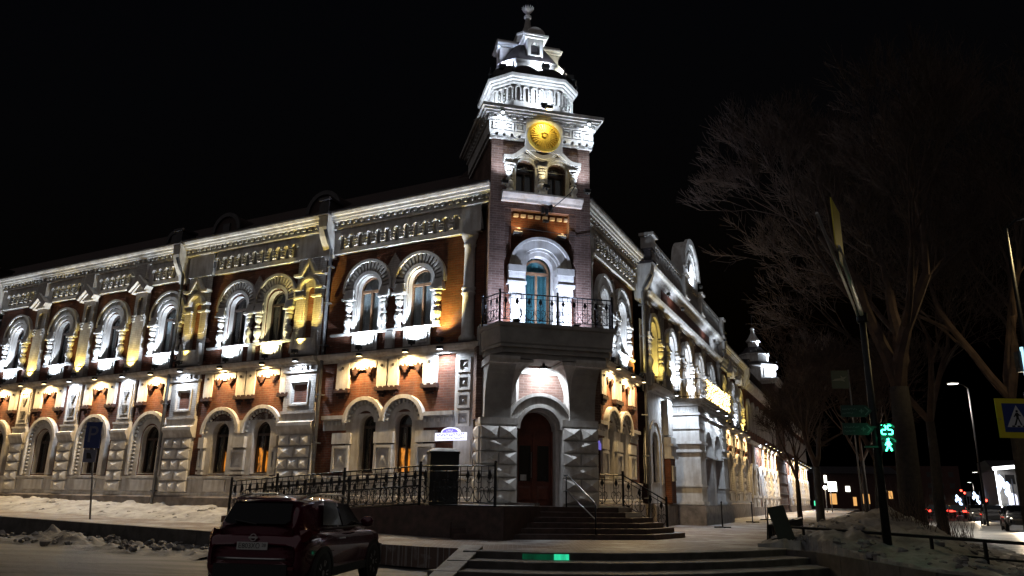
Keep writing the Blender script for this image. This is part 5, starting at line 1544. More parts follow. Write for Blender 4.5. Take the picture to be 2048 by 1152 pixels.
railing('balcony_railing', 'black wrought iron railing with heart scrolls round the tower balcony', FT, [(-1.95, -.30, 6.74), (-1.60, -1.22, 6.74), (.25, -1.28, 6.74), (2.06, -1.28, 6.74), (2.38, -.3, 6.74)], .92, .17, .34, 3.0)
railing('porch_railing', 'black iron railing with heart scrolls on the right side of the porch', FT, [(2.0, .30, 1.30), (2.95, .30, 1.30), (4.45, .30, .52)], 1.0, .30, .42, 1.6)
railing('ramp_railing', 'black iron railing with scrolls along the outer edge of the ramp', FL, [(-8.0, -2.5, rz_(8.0)), (-6.0, -2.5, rz_(6.0)), (-3.3, -2.5, rz_(3.3)), (-.55, -2.5, 1.30), (1.85, -2.4, 1.30)], 1.08, .22, .36, 2.0)
hr = thing('ramp_handrail', 'doubled black handrail bent round at the foot of the ramp', 'handrail', FL, -7.5, -2.3, .8)
put('tube_rail', MB().tube([(-.6, -2.42, 2.12), (-7.4, -2.42, 1.66), (-7.58, -2.42, 1.55), (-7.4, -2.42, 1.40), (-.6, -2.42, 1.84)], .026, 8).mesh('iron', 'tube_rail', True), FL, 0, 0, 0, hr)
for u in (1, 3, 5, 7):
    put('bracket', MB().tube([(-u, -2.42, 2.08 - (u - .6) * .0676), (-u, -2.5, 2.02 - (u - .6) * .0676)], .012, 5).mesh('iron'), FL, 0, 0, 0, hr)
railing('inner_ramp_railing', 'black iron railing between the ramp and the facade', FL, [(-8.3, -.75, rz_(8.3)), (-4.5, -.75, rz_(4.5)), (-.55, -.75, 1.30)], .95, .24, .40, 2.4)
sh = thing('stair_handrail', 'steel handrail with two bars beside the entrance door', 'handrail', FT, .75, -.7, 1.3)
put('rail', MB().tube([(.66, -.62, 2.22), (.74, -.75, 2.22), (1.02, -2.35, 1.42), (1.04, -2.45, 1.3)], .022, 8).mesh('steel', 'rail', True), FT, 0, 0, 0, sh)
put('rail', MB().tube([(.70, -.70, 1.78), (1.02, -2.35, .98)], .018, 8).mesh('steel', 'rail', True), FT, 0, 0, 0, sh)
for x, y, z0, z1 in ((.70, -.70, 1.28, 2.24), (1.02, -2.35, .50, 1.45)):
    put('post', MB().tube([(x, y, z0), (x, y, z1)], .022, 8).mesh('iron', 'post', True), FT, 0, 0, 0, sh)
# dark cabinet under a cap of snow at the top of the ramp
cb = thing('cabinet', 'tall dark cabinet with a cap of snow standing at the top of the ramp', 'cabinet', FT, -3.08, -.95, 1.3)
put('body', MB().box(-.42, .42, -.35, .35, 0, 1.45).box(-.44, .44, -.37, .37, 1.45, 1.52).mesh('black'), FT, -3.08, -.60, 1.30, cb)
put('front_panel', MB().box(-.36, .36, -.37, -.35, .1, .68).box(-.36, .36, -.37, -.35, .74, 1.38).mesh('black'), FT, -3.08, -.60, 1.30, cb)
put('slot', MB().box(-.05, .12, -.38, -.37, .70, .72).mesh('steel'), FT, -3.08, -.60, 1.30, cb)
def capg(a, c):
    x, y = (a - .5) * .92, (c - .5) * .78
    e = max(0, 1 - abs(2 * a - 1) ** 6) * max(0, 1 - abs(2 * c - 1) ** 6)
    return (x, y, 1.515 + .10 * e)
put('snow_cap', grid(capg, 12, 10).mesh('snow', 'snow_cap', True), FT, -3.08, -.60, 1.30, cb)
# ================================================================== signs and street furniture
M['blue_sign'] = plain('blue_sign_face', (.025, .045, .19), (.02, .038, .16), .45, 3, bs=0)
M['sign_white'] = plain('white_sign_film', (.62, .62, .64), (.55, .55, .57), .5, 3, bs=0)
M['sign_shaded'] = plain('shaded_sign_film', (.20, .20, .27), (.16, .16, .22), .5, 3, bs=0)  # white film with the shade of its unlit side put into the colour
M['yellow_sign'] = plain('yellow_sign_film', (.72, .62, .03), (.62, .52, .02), .45, 3, bs=0)
M['green_plate'] = plain('green_wayfinding_plate', (.012, .035, .03), (.01, .028, .025), .5, 3, bs=0)
M['sign_black'] = plain('black_sign_film', (.012, .012, .012), (.01, .01, .01), .5, 3, bs=0)
M['pale_text'] = plain('pale_lettering', (.12, .15, .14), (.10, .12, .12), .5, 3, bs=0)
M['violet_lit'] = emit('lit_violet_face', (.27, .22, .95), 1.1)
M['white_lit'] = emit('lit_white_face', (.80, .82, 1.0), 1.5)
M['violet_text'] = emit('violet_lettering', (.22, .18, .70), .8)
def glyph_row(w, h, n, seed):
    # a row of small upright marks, as far as the photograph lets lettering be made out
    r = random.Random(seed)
    b = MB()
    x = -w / 2
    while x < w / 2:
        cw = w / n * r.uniform(.55, .85)
        b.box(x, x + cw * .3, -.003, 0, -h / 2, h / 2)
        b.box(x + cw * .3, x + cw, -.003, 0, *((h * .2, h * .5) if r.random() < .5 else (-h * .5, -h * .2)))
        x += w / n
    return b
# illuminated street name board on the left facade
sg = thing('street_name_board', 'glowing blue-white street name board with an arched top on the left facade', 'sign', FL, -.85, -.6, 3.3)
sx, sz, sy = -.78, 3.26, -.62
put('box', MB().box(-.56, .56, 0, .10, -.02, .22).prism([(-.34, .22), (.34, .22)] + [(.34 * math.cos(rad(a)), .22 + .17 * math.sin(rad(a))) for a in range(12, 180, 12)], 0, .10).mesh('white_lit'), FL, sx, sy, sz, sg)
put('arch_panel', MB().prism([(-.29, .22), (.29, .22)] + [(.29 * math.cos(rad(a)), .22 + .13 * math.sin(rad(a))) for a in range(12, 180, 12)], -.006, 0).mesh('violet_lit'), FL, sx, sy, sz, sg)
put('lettering', glyph_row(.26, .06, 5, 1).mesh('white_lit'), FL, sx, sy - .008, sz + .275, sg)
put('lettering', glyph_row(.94, .07, 15, 2).mesh('violet_text'), FL, sx, sy, sz + .155, sg)
put('lettering', glyph_row(.94, .045, 20, 3).mesh('violet_text'), FL, sx, sy, sz + .045, sg)
put('bracket', MB().box(-.3, -.27, .1, .65, .1, .14).box(.27, .3, .1, .65, .1, .14).mesh('iron'), FL, sx, sy, sz, sg)
l = pointl(sg, world_pt(FL, sx, sy - .18, sz + .15), (.55, .55, 1.0), 1.2, .2)
# small lit sign seen edge-on past the tower
s2 = thing('wall_sign', 'small violet lit sign seen edge-on beside the right pier of the tower', 'sign', FR, 1.2, -.5, 3.2)
put('box', MB().box(0, .36, -.03, .02, 0, .22).prism([(.08, .22), (.28, .22), (.24, .30), (.12, .30)], -.03, .02).mesh(emit('dim_violet_face', (.27, .22, .95), .5)), FR, .62, -.28, 3.16, s2)
put('bracket', MB().box(.15, .19, .02, .30, .1, .14).mesh('iron'), FR, .62, -.28, 3.16, s2)
# parking sign on the left kerb
pp = lp(14.0, 5.3)
pzb = .45 + rise(pp)
sgp = thing('parking_sign', 'blue parking sign on a thin grey post at the curb of the left pavement', 'sign', FW, pp.x, pp.y, pzb)
pb, pt = pz(180, 1041, pzb), None
base = pp
b0 = px(180, 1041, base.y)
dx = b0.x - base.x
FS = frame(b0.x, base.y, math.cos(rad(-8)), math.sin(rad(-8)))
top = px(187, 845, base.y)
H = top.z
put('post', MB().tube([(0, .03, b0.z - .25), (top.x - b0.x, .03, H)], .03, 8).mesh('pipe', 'post', True), FS, 0, 0, 0, sgp)
c = (top.x - b0.x) * .93
put('plate', MB().box(c - .29, c + .29, -.02, 0, H - .85, H + .02).mesh('blue_sign'), FS, 0, 0, 0, sgp)
put('letter', text_mesh('P', .78, 'sign_shaded'), FS, c - .01, -.024, H - .42, sgp, R=UPRIGHT)
put('plate_lower', MB().box(c - .24, c + .24, -.02, 0, H - 1.32, H - .90).mesh('sign_shaded'), FS, 0, 0, 0, sgp)
put('pictogram', MB().prism([(c - .10, H - 1.2), (c + .10, H - 1.2), (c + .02, H - 1.02), (c - .12, H - 1.0)], -.026, -.02).mesh('sign_black'), FS, 0, 0, 0, sgp)
# mast with pedestrian signal, arm and plates
mp_ = px(1722, 632, 18.0)
mx0, my0 = mp_.x + .02, 18.0
mast = thing('signal_mast', 'tall dark signal mast with an arm reaching over the road', 'mast', FW, mx0, my0, .6)
put('pole', MB().tube([(mx0, my0, .0), (mx0, my0, 6.0)], .10, 12, .075).mesh('iron', 'pole', True), parent=mast)
ad = -Vector((math.sin(rad(28.2)), math.cos(rad(28.2)), 0))
a0 = Vector((mx0, my0, 5.98))
put('arm', MB().tube([a0 + Vector((0, 0, .04)), a0 + ad * 5.8 + Vector((0, 0, .04))], .05, 10, .04).mesh('arm_sheen', 'arm', True), parent=mast)
put('brace', MB().tube([a0 + Vector((-.10, 0, .02)), a0 + Vector((-.16, 0, 0)) + ad * 7.7 + Vector((0, 0, .02))], .026, 8).mesh('arm_sheen', 'brace', True), parent=mast)
put('arm_collar', MB().lathe([(.11, 5.82), (.13, 5.86), (.13, 6.06), (.05, 6.1)], mx0, my0, 12).mesh('iron'), parent=mast)
FM = frame(mx0, my0, math.cos(rad(-18)), math.sin(rad(-18)))
# overhead crossing sign seen almost edge-on
sp_ = a0 + ad * 5.6
FE = frame(sp_.x, sp_.y, -math.sin(rad(32)), -math.cos(rad(32)))
ov = thing('overhead_sign', 'yellow-edged crossing sign on the mast arm, seen nearly edge-on', 'sign', FE, 0, 0, 6.2)
put('plate', MB().box(-.45, .45, -.01, .01, 6.0, 6.9).mesh('yellow_sign'), FE, 0, 0, 0, ov)
put('face', MB().box(-.36, .36, -.016, -.01, 6.09, 6.81).mesh('blue_sign'), FE, 0, 0, 0, ov)
put('triangle', MB().prism([(-.30, 6.16), (.30, 6.16), (0, 6.72)], -.022, -.016).mesh('sign_white'), FE, 0, 0, 0, ov)
put('lower_plate', MB().box(-.2, .2, -.01, .01, 5.75, 6.0).mesh('green_plate'), FE, 0, 0, 0, ov)
# pedestrian signal: countdown above, walking figure below
sp1 = px(1776, 880, 17.75)
ps = thing('pedestrian_signal', 'pedestrian signal with green countdown 25 and green walking figure', 'traffic light', FM, .32, -.2, 2.8)
FP = frame(sp1.x, sp1.y, 1, -.10)
put('housing', MB().box(-.15, .15, 0, .16, 2.72, 3.03).box(-.15, .15, 0, .16, 3.05, 3.36).box(-.5, -.12, .10, .16, 2.80, 2.84).box(-.5, -.12, .10, .16, 3.26, 3.30).mesh('black'), FP, 0, 0, 0, ps)
for z in (2.875, 3.205):
    put('visor', MB().ring(0, z, .135, .15, 20, 160, -.14, 0, 10).mesh('black', 'visor'), FP, 0, 0, 0, ps)
def seg(ch, ox):
    SEG = {'a': (0, .2, 1), 'g': (0, .1, 1), 'd': (0, 0, 1), 'f': (-.05, .15, 0), 'b': (.05, .15, 0), 'e': (-.05, .05, 0), 'c': (.05, .05, 0)}
    b = MB()
    for s in {'2': 'abged', '5': 'afgcd'}[ch]:
        x, z, hz = SEG[s]
        if hz:
            b.box(ox + x - .042, ox + x + .042, -.004, 0, z - .012, z + .012)
        else:
            b.box(ox + x - .012, ox + x + .012, -.004, 0, z - .042, z + .042)
    return b
for ch, ox in (('2', -.072), ('5', .072)):
    put('digit', seg(ch, ox).mesh('green'), FP, 0, -.002, 3.105, ps)
wf = MB().lathe([(.004, 0), (.03, .02), (.03, .045), (.004, .065)], 0, 0, 8).prism([(-.03, -.01), (-.045, -.08), (-.03, -.14), (.03, -.14), (.04, -.04), (.025, 0)], -.005, 0)
wf.prism([(-.03, -.13), (.0, -.13), (-.05, -.24), (-.085, -.24)], -.005, 0).prism([(.0, -.13), (.03, -.13), (.08, -.22), (.05, -.24)], -.005, 0).prism([(-.04, -.03), (-.08, -.10), (-.065, -.11), (-.03, -.06)], -.005, 0).prism([(.03, -.03), (.075, -.09), (.06, -.10), (.03, -.07)], -.005, 0)
put('walking_figure', wf.mesh('green'), FP, 0, -.003, 2.96, ps)
pointl(ps, world_pt(FP, 0, -.30, 3.05), (.05, 1.0, .45), 5.0, .12)
# wayfinding plates on the mast
for k, (pxx, pyy) in enumerate(((1712, 822), (1716, 858))):
    q = px(pxx, pyy, 17.9)
    FWp = frame(q.x, q.y, 1, -.18)
    wp = thing('direction_plate', ('upper', 'lower')[k] + ' dark green arrow plate on the signal mast pointing right', 'sign', FWp, 0, 0, q.z)
    put('plate', MB().prism([(-.34, -.14), (.22, -.14), (.36, 0), (.22, .14), (-.34, .14)], 0, .015).mesh('green_plate'), FWp, 0, 0, q.z, wp)
    put('lettering', glyph_row(.30, .045, 9, 5 + k).mesh('pale_text'), FWp, -.15, 0, q.z + .05, wp)
    put('lettering', glyph_row(.24, .04, 8, 8 + k).mesh('pale_text'), FWp, -.18, 0, q.z - .05, wp)
    put('pictogram', MB().box(.07, .17, -.004, 0, -.012, .012).box(.108, .132, -.004, 0, -.05, .05).mesh('pale_text'), FWp, 0, 0, q.z, wp)
    put('arrow', MB().ribbon([(.20, .09), (.29, 0), (.20, -.09)], .02, -.006, 0).mesh('pale_text'), FWp, 0, 0, q.z, wp)
q = px(1680, 759, 30)
FG = frame(q.x, q.y, 1, -.1)
gs = thing('green_sign', 'small dark green sign with a pale bird mark among the trees', 'sign', FG, 0, 0, .5)
put('plate', MB().box(-.33, .33, 0, .02, q.z - .36, q.z + .36).mesh('green_plate'), FG, 0, 0, 0, gs)
put('mark', MB().prism([(-.2, .02), (.05, .06), (.02, .18), (.12, .08), (.27, .12), (.14, .0), (.2, -.08), (.0, -.04), (-.32, -.06)], -.006, 0).mesh('pale_text'), FG, 0, 0, q.z, gs)
put('post', MB().tube([(.36, .03, .3), (.36, .03, q.z + .4)], .03, 8).mesh('pipe', 'post', True), FG, 0, 0, 0, gs)
# pedestrian crossing sign at the right edge
q0, q1 = px(1988, 797, 17.0), px(1994, 875, 17.0)
sc_ = .90
FX = frame(q0.x + .46, 17.0, 1, .02)
zc = (q0.z + q1.z) / 2
cs = thing('crossing_sign', 'blue crossing sign with walking figure in a wide yellow border', 'sign', FX, 0, 0, 0)
put('border', MB().box(-.46, .46, 0, .02, zc - .44, zc + .44).mesh('yellow_sign'), FX, 0, 0, 0, cs)
put('face', MB().box(-.32, .32, -.004, 0, zc - .31, zc + .33).mesh('blue_sign'), FX, 0, 0, 0, cs)
put('triangle', MB().prism([(-.26, zc - .20), (.26, zc - .20), (0, zc + .29)], -.008, -.004).mesh('sign_white'), FX, 0, 0, 0, cs)
pf = MB().prism([(.028 * math.cos(rad(a)), zc + .155 + .028 * math.sin(rad(a))) for a in range(0, 360, 30)], -.012, -.008)
pf.prism([(-.035, zc + .12), (.03, zc + .12), (.025, zc), (-.03, zc)], -.012, -.008).prism([(-.03, zc + .0), (.005, zc + .0), (-.06, zc - .16), (-.10, zc - .16)], -.012, -.008).prism([(-.005, zc), (.025, zc), (.085, zc - .16), (.05, zc - .16)], -.012, -.008)
pf.prism([(-.035, zc + .11), (-.09, zc + .03), (-.075, zc + .02), (-.02, zc + .07)], -.012, -.008).prism([(.02, zc + .11), (.08, zc + .06), (.07, zc + .04), (.02, zc + .07)], -.012, -.008)
for k in (-.12, 0, .12):
    pf.box(k - .035, k + .035, -.012, -.008, zc - .195, zc - .165)
put('walking_figure', pf.mesh('sign_black'), FX, 0, 0, 0, cs)
put('post', MB().tube([(.30, .05, 0), (.30, .05, zc + .6)], .035, 8).mesh('pipe', 'post', True), FX, 0, 0, 0, cs)
put('rivet', MB().lathe([(.02, 0), (.012, .01)], n=8).mesh('steel'), FX, -.39, -.002, zc - .02, cs, R=Matrix.Rotation(PI / 2, 4, 'X'))

# knee rails
def knee_rail(label, a, b, n, h=.42, z=.47, group='knee rails of the snowy lawn'):
    A, Bv = Vector(a), Vector(b)
    t = thing('knee_rail', label, 'fence', FW, A.x, A.y, z, group=group)
    put('top_rail', MB().tube([A + Vector((0, 0, h)), Bv + Vector((0, 0, h))], .035, 6).mesh('iron'), parent=t)
    put('bottom_rail', MB().tube([A + Vector((0, 0, .08)), Bv + Vector((0, 0, .08))], .022, 6).mesh('iron'), parent=t)
    me = cached(('kp', h), lambda: MB().box(-.028, .028, -.028, .028, -.2, h).mesh('iron', 'post'))
    for i in range(n + 1):
        p = A.lerp(Bv, i / n)
        put('post', me, FW, p.x, p.y, p.z, t)
fa = Vector((7.1, 21.4, .50))
k1 = knee_rail('low black knee rail along the snow bank towards the crossing', fa, px(2048, 1098, 15.2) * Vector((1, 1, 0)).length * 0 + Vector((10.35, 15.2, .40)), 6)
fb = rp(11.0, 5.75, .52)
k2 = knee_rail('low black picket rail running back along the right pavement', Vector((7.25, 21.9, .5)), fb, 22, .40)
bd = thing('sandwich_board', 'black folding sandwich board standing at the end of the knee rail', 'board', FW, 7.35, 20.6, .45)
FB = frame(7.18, 20.2, .985, .17) @ Matrix.Translation((0, 0, .46)) @ Matrix.Rotation(rad(-9), 4, 'Y')
put('panel', MB().prof_x([(0, .04), (.03, .04), (.31, .98), (.28, .98)], -.22, .24).mesh('black'), FB, 0, 0, 0, bd)
put('back_leg', MB().tube([(-.20, .30, .95), (-.26, .62, .02)], .02, 6).tube([(.22, .30, .95), (.20, .62, .02)], .02, 6).tube([(-.25, .58, .15), (.2, .58, .15)], .015, 6).mesh('iron'), FB, 0, 0, 0, bd)
put('front_leg', MB().tube([(-.23, .0, -.02), (-.22, .03, .10)], .02, 6).tube([(.24, .0, -.02), (.24, .03, .10)], .02, 6).tube([(-.45, .1, .02), (.6, .1, .02)], .018, 6).mesh('iron'), FB, 0, 0, 0, bd)
for i, (sxp, syp, yy) in enumerate(((1445, 1049, 33.0), (1505, 1040, 42.0), (1532, 1036, 48.0))):
    b = px(sxp, syp, yy)
    stn = thing('stanchion', ('first', 'second', 'third')[i] + ' dark barrier post from the porch stair along the right pavement', 'post', FW, b.x, b.y, .45, group='barrier posts on the right pavement')
    put('post', MB().tube([(0, 0, 0), (0, 0, 1.0)], .03, 8).lathe([(.03, 1.0), (.05, 1.03), (.01, 1.08)], n=8).mesh('iron'), FW, b.x, b.y, .46, stn)
    put('foot', MB().box(-.35, .35, -.03, .03, 0, .05).box(-.03, .03, -.35, .35, 0, .049).mesh('iron'), FW, b.x, b.y, .455, stn)
# green patches on the top riser, put in as glowing panels
for xa, xb, mt, lb in ((1108, 1138, 'green_step', 'bright green glowing patch on the riser of the top terrace step'), (1045, 1106, 'green_dim', 'dim green glowing patch on the riser of the top terrace step')):
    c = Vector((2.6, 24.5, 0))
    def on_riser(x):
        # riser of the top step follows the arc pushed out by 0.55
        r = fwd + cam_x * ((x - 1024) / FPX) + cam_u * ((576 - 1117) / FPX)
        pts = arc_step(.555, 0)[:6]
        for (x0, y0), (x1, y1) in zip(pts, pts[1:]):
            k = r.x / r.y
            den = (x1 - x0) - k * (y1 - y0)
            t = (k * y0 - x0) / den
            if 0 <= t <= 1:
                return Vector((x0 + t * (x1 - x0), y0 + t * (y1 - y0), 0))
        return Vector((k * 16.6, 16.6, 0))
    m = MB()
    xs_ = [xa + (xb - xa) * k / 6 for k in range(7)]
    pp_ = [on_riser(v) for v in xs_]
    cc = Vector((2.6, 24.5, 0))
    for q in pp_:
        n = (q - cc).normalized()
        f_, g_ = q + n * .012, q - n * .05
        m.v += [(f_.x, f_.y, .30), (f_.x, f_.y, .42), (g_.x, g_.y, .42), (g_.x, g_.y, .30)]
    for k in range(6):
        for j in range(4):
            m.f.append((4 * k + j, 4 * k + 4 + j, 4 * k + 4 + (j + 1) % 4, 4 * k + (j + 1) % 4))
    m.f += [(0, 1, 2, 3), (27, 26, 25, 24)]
    o = put('riser_patch', m.mesh(mt))
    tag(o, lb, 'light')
# wires from the tower
wr = thing('cable_bundle', 'black cables and clamps hanging on the tower front below the twin windows', 'cable', FT, .2, -.3, 10.9)
put('cable', MB().tube([(.35, -.12, 11.0), (.5, -.25, 11.15), (.95, -.6, 11.55), (1.05, -.7, 11.75)], .018, 6).mesh('black', 'cable'), FT, 0, 0, 0, wr)
put('clamp', MB().box(-.05, .05, -.14, 0, 10.9, 11.1).box(.10, .18, -.16, 0, 10.85, 11.05).box(.28, .34, -.14, 0, 10.95, 11.25).box(.02, .22, -.10, 0, 10.6, 10.68).mesh('black'), FT, .1, 0, 0, wr)
put('cable', MB().tube([(-1.0, -.02, 10.32), (-.3, -.06, 10.28), (.6, -.06, 10.25), (1.3, -.02, 10.22), (1.86, -.04, 10.30)], .012, 5).mesh('black', 'cable'), FT, 0, 0, 0, wr)
put('cable', MB().tube([(.20, -.1, 10.65), (.25, -.05, 10.3)], .012, 5).mesh('black', 'cable'), FT, 0, 0, 0, wr)
# garland of small gold bulbs on the porch balcony
gr = thing('porch_balcony_railing', 'black railing round the porch balcony on the right facade', 'railing', FR, 15, -1.7, 6.2)
put('rail', MB().tube([(11.95, -.3, 7.15), (11.95, -1.65, 7.15), (19.65, -1.65, 7.15), (19.65, -.3, 7.15)], .025, 6).tube([(11.95, -.3, 6.32), (11.95, -1.65, 6.32), (19.65, -1.65, 6.32), (19.65, -.3, 6.32)], .018, 6).mesh('iron'), FR, 0, 0, 0, gr)
bm2 = cached('pbal', lambda: MB().box(-.01, .01, -.01, .01, 0, .9).mesh('iron', 'baluster'))
for i in range(46):
    put('baluster', bm2, FR, 11.95 + i * .171, -1.65, 6.24, gr)
for i in range(7):
    put('baluster', bm2, FR, 11.95, -1.5 + i * .18, 6.24, gr)
M['bulb'] = emit('gold_bulb', (1.0, .66, .22), 9)
M['bulb'].cycles.emission_sampling = 'NONE'
gb = MB()
random.seed(3)
for i in range(520):
    u = 13.0 + random.random() * 6.6
    z = 6.3 + random.random() * .95
    y = -1.70 - random.random() * .10
    r = .020 + random.random() * .012
    gb.add([(u + r, y, z), (u - r, y, z), (u, y + r, z), (u, y - r, z), (u, y, z + r), (u, y, z - r)], [(0, 2, 4), (2, 1, 4), (1, 3, 4), (3, 0, 4), (2, 0, 5), (1, 2, 5), (3, 1, 5), (0, 3, 5)])
ga = put('garland', gb.mesh('bulb'), FR)
tag(ga, 'dense net of small gold fairy lights hung over the porch balcony railing', 'fairy lights', kind='stuff')
gl = thing('garland_glow', 'x', 'lamp') if False else None
l = bpy.data.lights.new('glow', 'POINT'); l.energy = 28; l.color = (1, .68, .25); l.shadow_soft_size = .4
link(bpy.data.objects.new('glow', l), Matrix.Translation(world_pt(FR, 16, -1.1, 6.9)), ga)
# ================================================================== car: dark red compact crossover seen from behind
def car_paint(name, col, rough=.16):
    m, nt, p = new_mat(name)
    p.inputs['Base Color'].default_value = (*col, 1)
    p.inputs['Roughness'].default_value = rough
    p.inputs['Metallic'].default_value = .25
    p.inputs['Coat Weight'].default_value = 1.0
    p.inputs['Coat Roughness'].default_value = .04
    n = noise_node(nt, 40, 3)
    r = ramp(nt, n.outputs['Fac'], [(.3, (rough - .04,) * 3), (.7, (rough + .10,) * 3)])
    nt.links.new(r.outputs[0], p.inputs['Roughness'])
    return m
M['paint_red'] = car_paint('dark_red_car_paint', (.09, .004, .018))
M['carglass'] = car_paint('tinted_car_glass', (.006, .007, .009), .06)
M['carglass'].node_tree.nodes['Principled BSDF'].inputs['Coat Weight'].default_value = 0.0
M['carglass'].node_tree.nodes['Principled BSDF'].inputs['Specular IOR Level'].default_value = 0.25
M['trim'] = plain('black_plastic_trim', (.02, .02, .02), (.013, .013, .013), .6, 20, bs=.1)
M['tail'] = car_paint('red_tail_lens', (.10, .006, .008), .08)
M['rim'] = plain('alloy_rim', (.42, .42, .43), (.33, .33, .34), .35, 8, metal=.9, bs=0)
M['plate'] = plain('number_plate', (.62, .62, .60), (.55, .55, .53), .5, 5, bs=0)
def loft(rows, close=False):
    b = MB()
    n = len(rows[0])
    for r in rows:
        b.v += r
    for i in range(len(rows) - 1):
        for j in range(n - (0 if close else 1)):
            b.f.append((i * n + j, i * n + (j + 1) % n, (i + 1) * n + (j + 1) % n, (i + 1) * n + j))
    return b
def subsurf(o, lv=2):
    m = o.modifiers.new('subdivision', 'SUBSURF')
    m.levels = m.render_levels = lv
    return o
def car(F, paint, label, group=None, rear=True, lights=False):
    # local: x forward, y left, z up; length 4.1, width 1.77, height 1.57
    t = thing('parked_car' if rear else 'car', label, 'car', F, 0, 0, 0, group=group)
    def sec(x, zb, zs, ws, zt, wt, wb):
        # half section from sill to roof: (y, z) mirrored later
        half = [(wb, zb), (ws * 1.0, zb + .12), (ws * 1.03, (zb + zs) / 2), (ws, zs), (ws * .94, zs + .05)]
        return half
    # lower body
    st = [(-2.05, .42, .80, .70), (-2.02, .30, .96, .80), (-1.80, .26, 1.02, .865), (-1.30, .24, 1.03, .90), (-.6, .22, .99, .885), (.2, .22, .97, .88), (.9, .24, .97, .895), (1.45, .26, .95, .895), (1.85, .30, .86, .82), (2.03, .38, .74, .66)]
    rows = []
    for x, zb, zs, w in st:
        h = [(w * .86, zb), (w * .985, zb + .10), (w * 1.0, zb + .30 * (zs - zb)), (w * 1.0, zb + .62 * (zs - zb)), (w * .985, zs - .05), (w * .93, zs)]
        rows.append([(x, y, z) for y, z in h] + [(x, 0, zs + .02)] + [(x, -y, z) for y, z in reversed(h)])
    b = loft(rows)
    n = len(rows[0])
    b.f += [tuple(range(n)), tuple(range((len(rows) - 1) * n, len(rows) * n))[::-1]]
    body = subsurf(put('body', b.mesh(paint, 'body', True), F, 0, 0, 0, t))
    # cabin
    cs_ = [(-1.98, 1.00, .62, 1.08, .60), (-1.86, 1.0, .76, 1.30, .60), (-1.62, 1.0, .82, 1.50, .58), (-1.1, 1.0, .84, 1.565, .60), (-.3, .98, .84, 1.57, .60), (.25, .97, .83, 1.50, .57), (.75, .96, .80, 1.22, .62), (1.15, .94, .74, 1.0, .66)]
    rows = []
    for x, zb, wb, zt, wt in cs_:
        h = [(wb, zb - .05), (wb * .99, zb + .03), (wb + (wt - wb) * .75, zb + (zt - zb) * .80), (wt, zt - .03), (wt * .6, zt + .01)]
        rows.append([(x, y, z) for y, z in h] + [(x, 0, zt + .02)] + [(x, -y, z) for y, z in reversed(h)])
    b = loft(rows)
    n = len(rows[0])
    b.f += [tuple(range(n)), tuple(range((len(rows) - 1) * n, len(rows) * n))[::-1]]
    cab = subsurf(put('cabin', b.mesh(paint, 'cabin', True), F, 0, 0, 0, t))
    # glass
    gl_ = lambda name, vs, f: put(name, MB().add(vs, f).mesh('carglass', name, True), F, 0, 0, 0, t)
    gl_('rear_window', [(-2.03, -.50, 1.13), (-2.03, .50, 1.13), (-2.0, .57, 1.18), (-1.80, .50, 1.47), (-1.80, -.50, 1.47), (-2.0, -.57, 1.18)], [(0, 1, 2, 3, 4, 5)])
    for s in (-1, 1):
        gl_('side_window', [(-1.30, s * .842, 1.10), (-.45, s * .848, 1.07), (-.45, s * .70, 1.46), (-1.0, s * .70, 1.47)], [(0, 1, 2, 3)])
        gl_('side_window', [(-.38, s * .848, 1.07), (.62, s * .825, 1.05), (.15, s * .70, 1.43), (-.38, s * .70, 1.46)], [(0, 1, 2, 3)])
        put('window_trim', MB().box(-1.32, .64, s * .872 - .012, s * .872 + .012, 1.035, 1.055).mesh('trim'), F, 0, 0, 0, t)
        put('roof_rail', MB().tube([(-1.5, s * .60, 1.54), (-1.0, s * .62, 1.60), (0, s * .61, 1.60), (.4, s * .58, 1.52)], .018, 6).mesh('steel', 'roof_rail', True), F, 0, 0, 0, t)
        put('sill_trim', MB().box(-.85, .85, s * .86 - .03, s * .86 + .03, .26, .40).mesh('trim'), F, 0, 0, 0, t)
        put('door_handle', MB().tube([(-.62, s * .895, .86), (-.55, s * .915, .865), (-.42, s * .915, .865), (-.36, s * .895, .86)], .014, 6).mesh('steel'), F, 0, 0, 0, t)
        mr = put('wing_mirror', MB().lathe([(.02, -.08), (.09, -.06), (.10, .04), (.06, .10), (.01, .11)], 0, 0, 12, sx=.8, sy=1.3).mesh(paint, 'wing_mirror', True), F, .52, s * .98, 1.10, t)
        put('mirror_arm', MB().box(.48, .56, min(s * .82, s * .92), max(s * .82, s * .92), 1.04, 1.09).mesh('trim'), F, 0, 0, 0, t)
        # boomerang tail lamp
        tl = [(-1.90, s * .70, 1.03), (-1.78, s * .82, 1.05), (-1.55, s * .89, 1.03), (-1.56, s * .90, .98), (-1.78, s * .87, .96), (-1.90, s * .83, .86), (-1.96, s * .77, .86), (-1.94, s * .74, .96)]
        put('tail_lamp', MB().add([(x - .035, y * 1.02, z) for x, y, z in tl] + [(x + .06, y * .96, z) for x, y, z in tl], [tuple(range(8)), tuple(range(15, 7, -1))] + [(i, (i + 1) % 8, 8 + (i + 1) % 8, 8 + i) for i in range(8)]).mesh('tail', 'tail_lamp'), F, 0, 0, 0, t)
        put('reflector', MB().box(-2.085, -2.03, s * .62 - .10, s * .62 + .10, .44, .49).mesh('tail'), F, 0, 0, 0, t)
        put('headlamp', MB().lathe([(.10, 0), (.11, .04), (.02, .07)], n=14).mesh('headlight' if lights else 'rim', 'headlamp'), F, 1.93, s * .56, .68, t, R=Matrix.Rotation(PI / 2, 4, 'Y'))
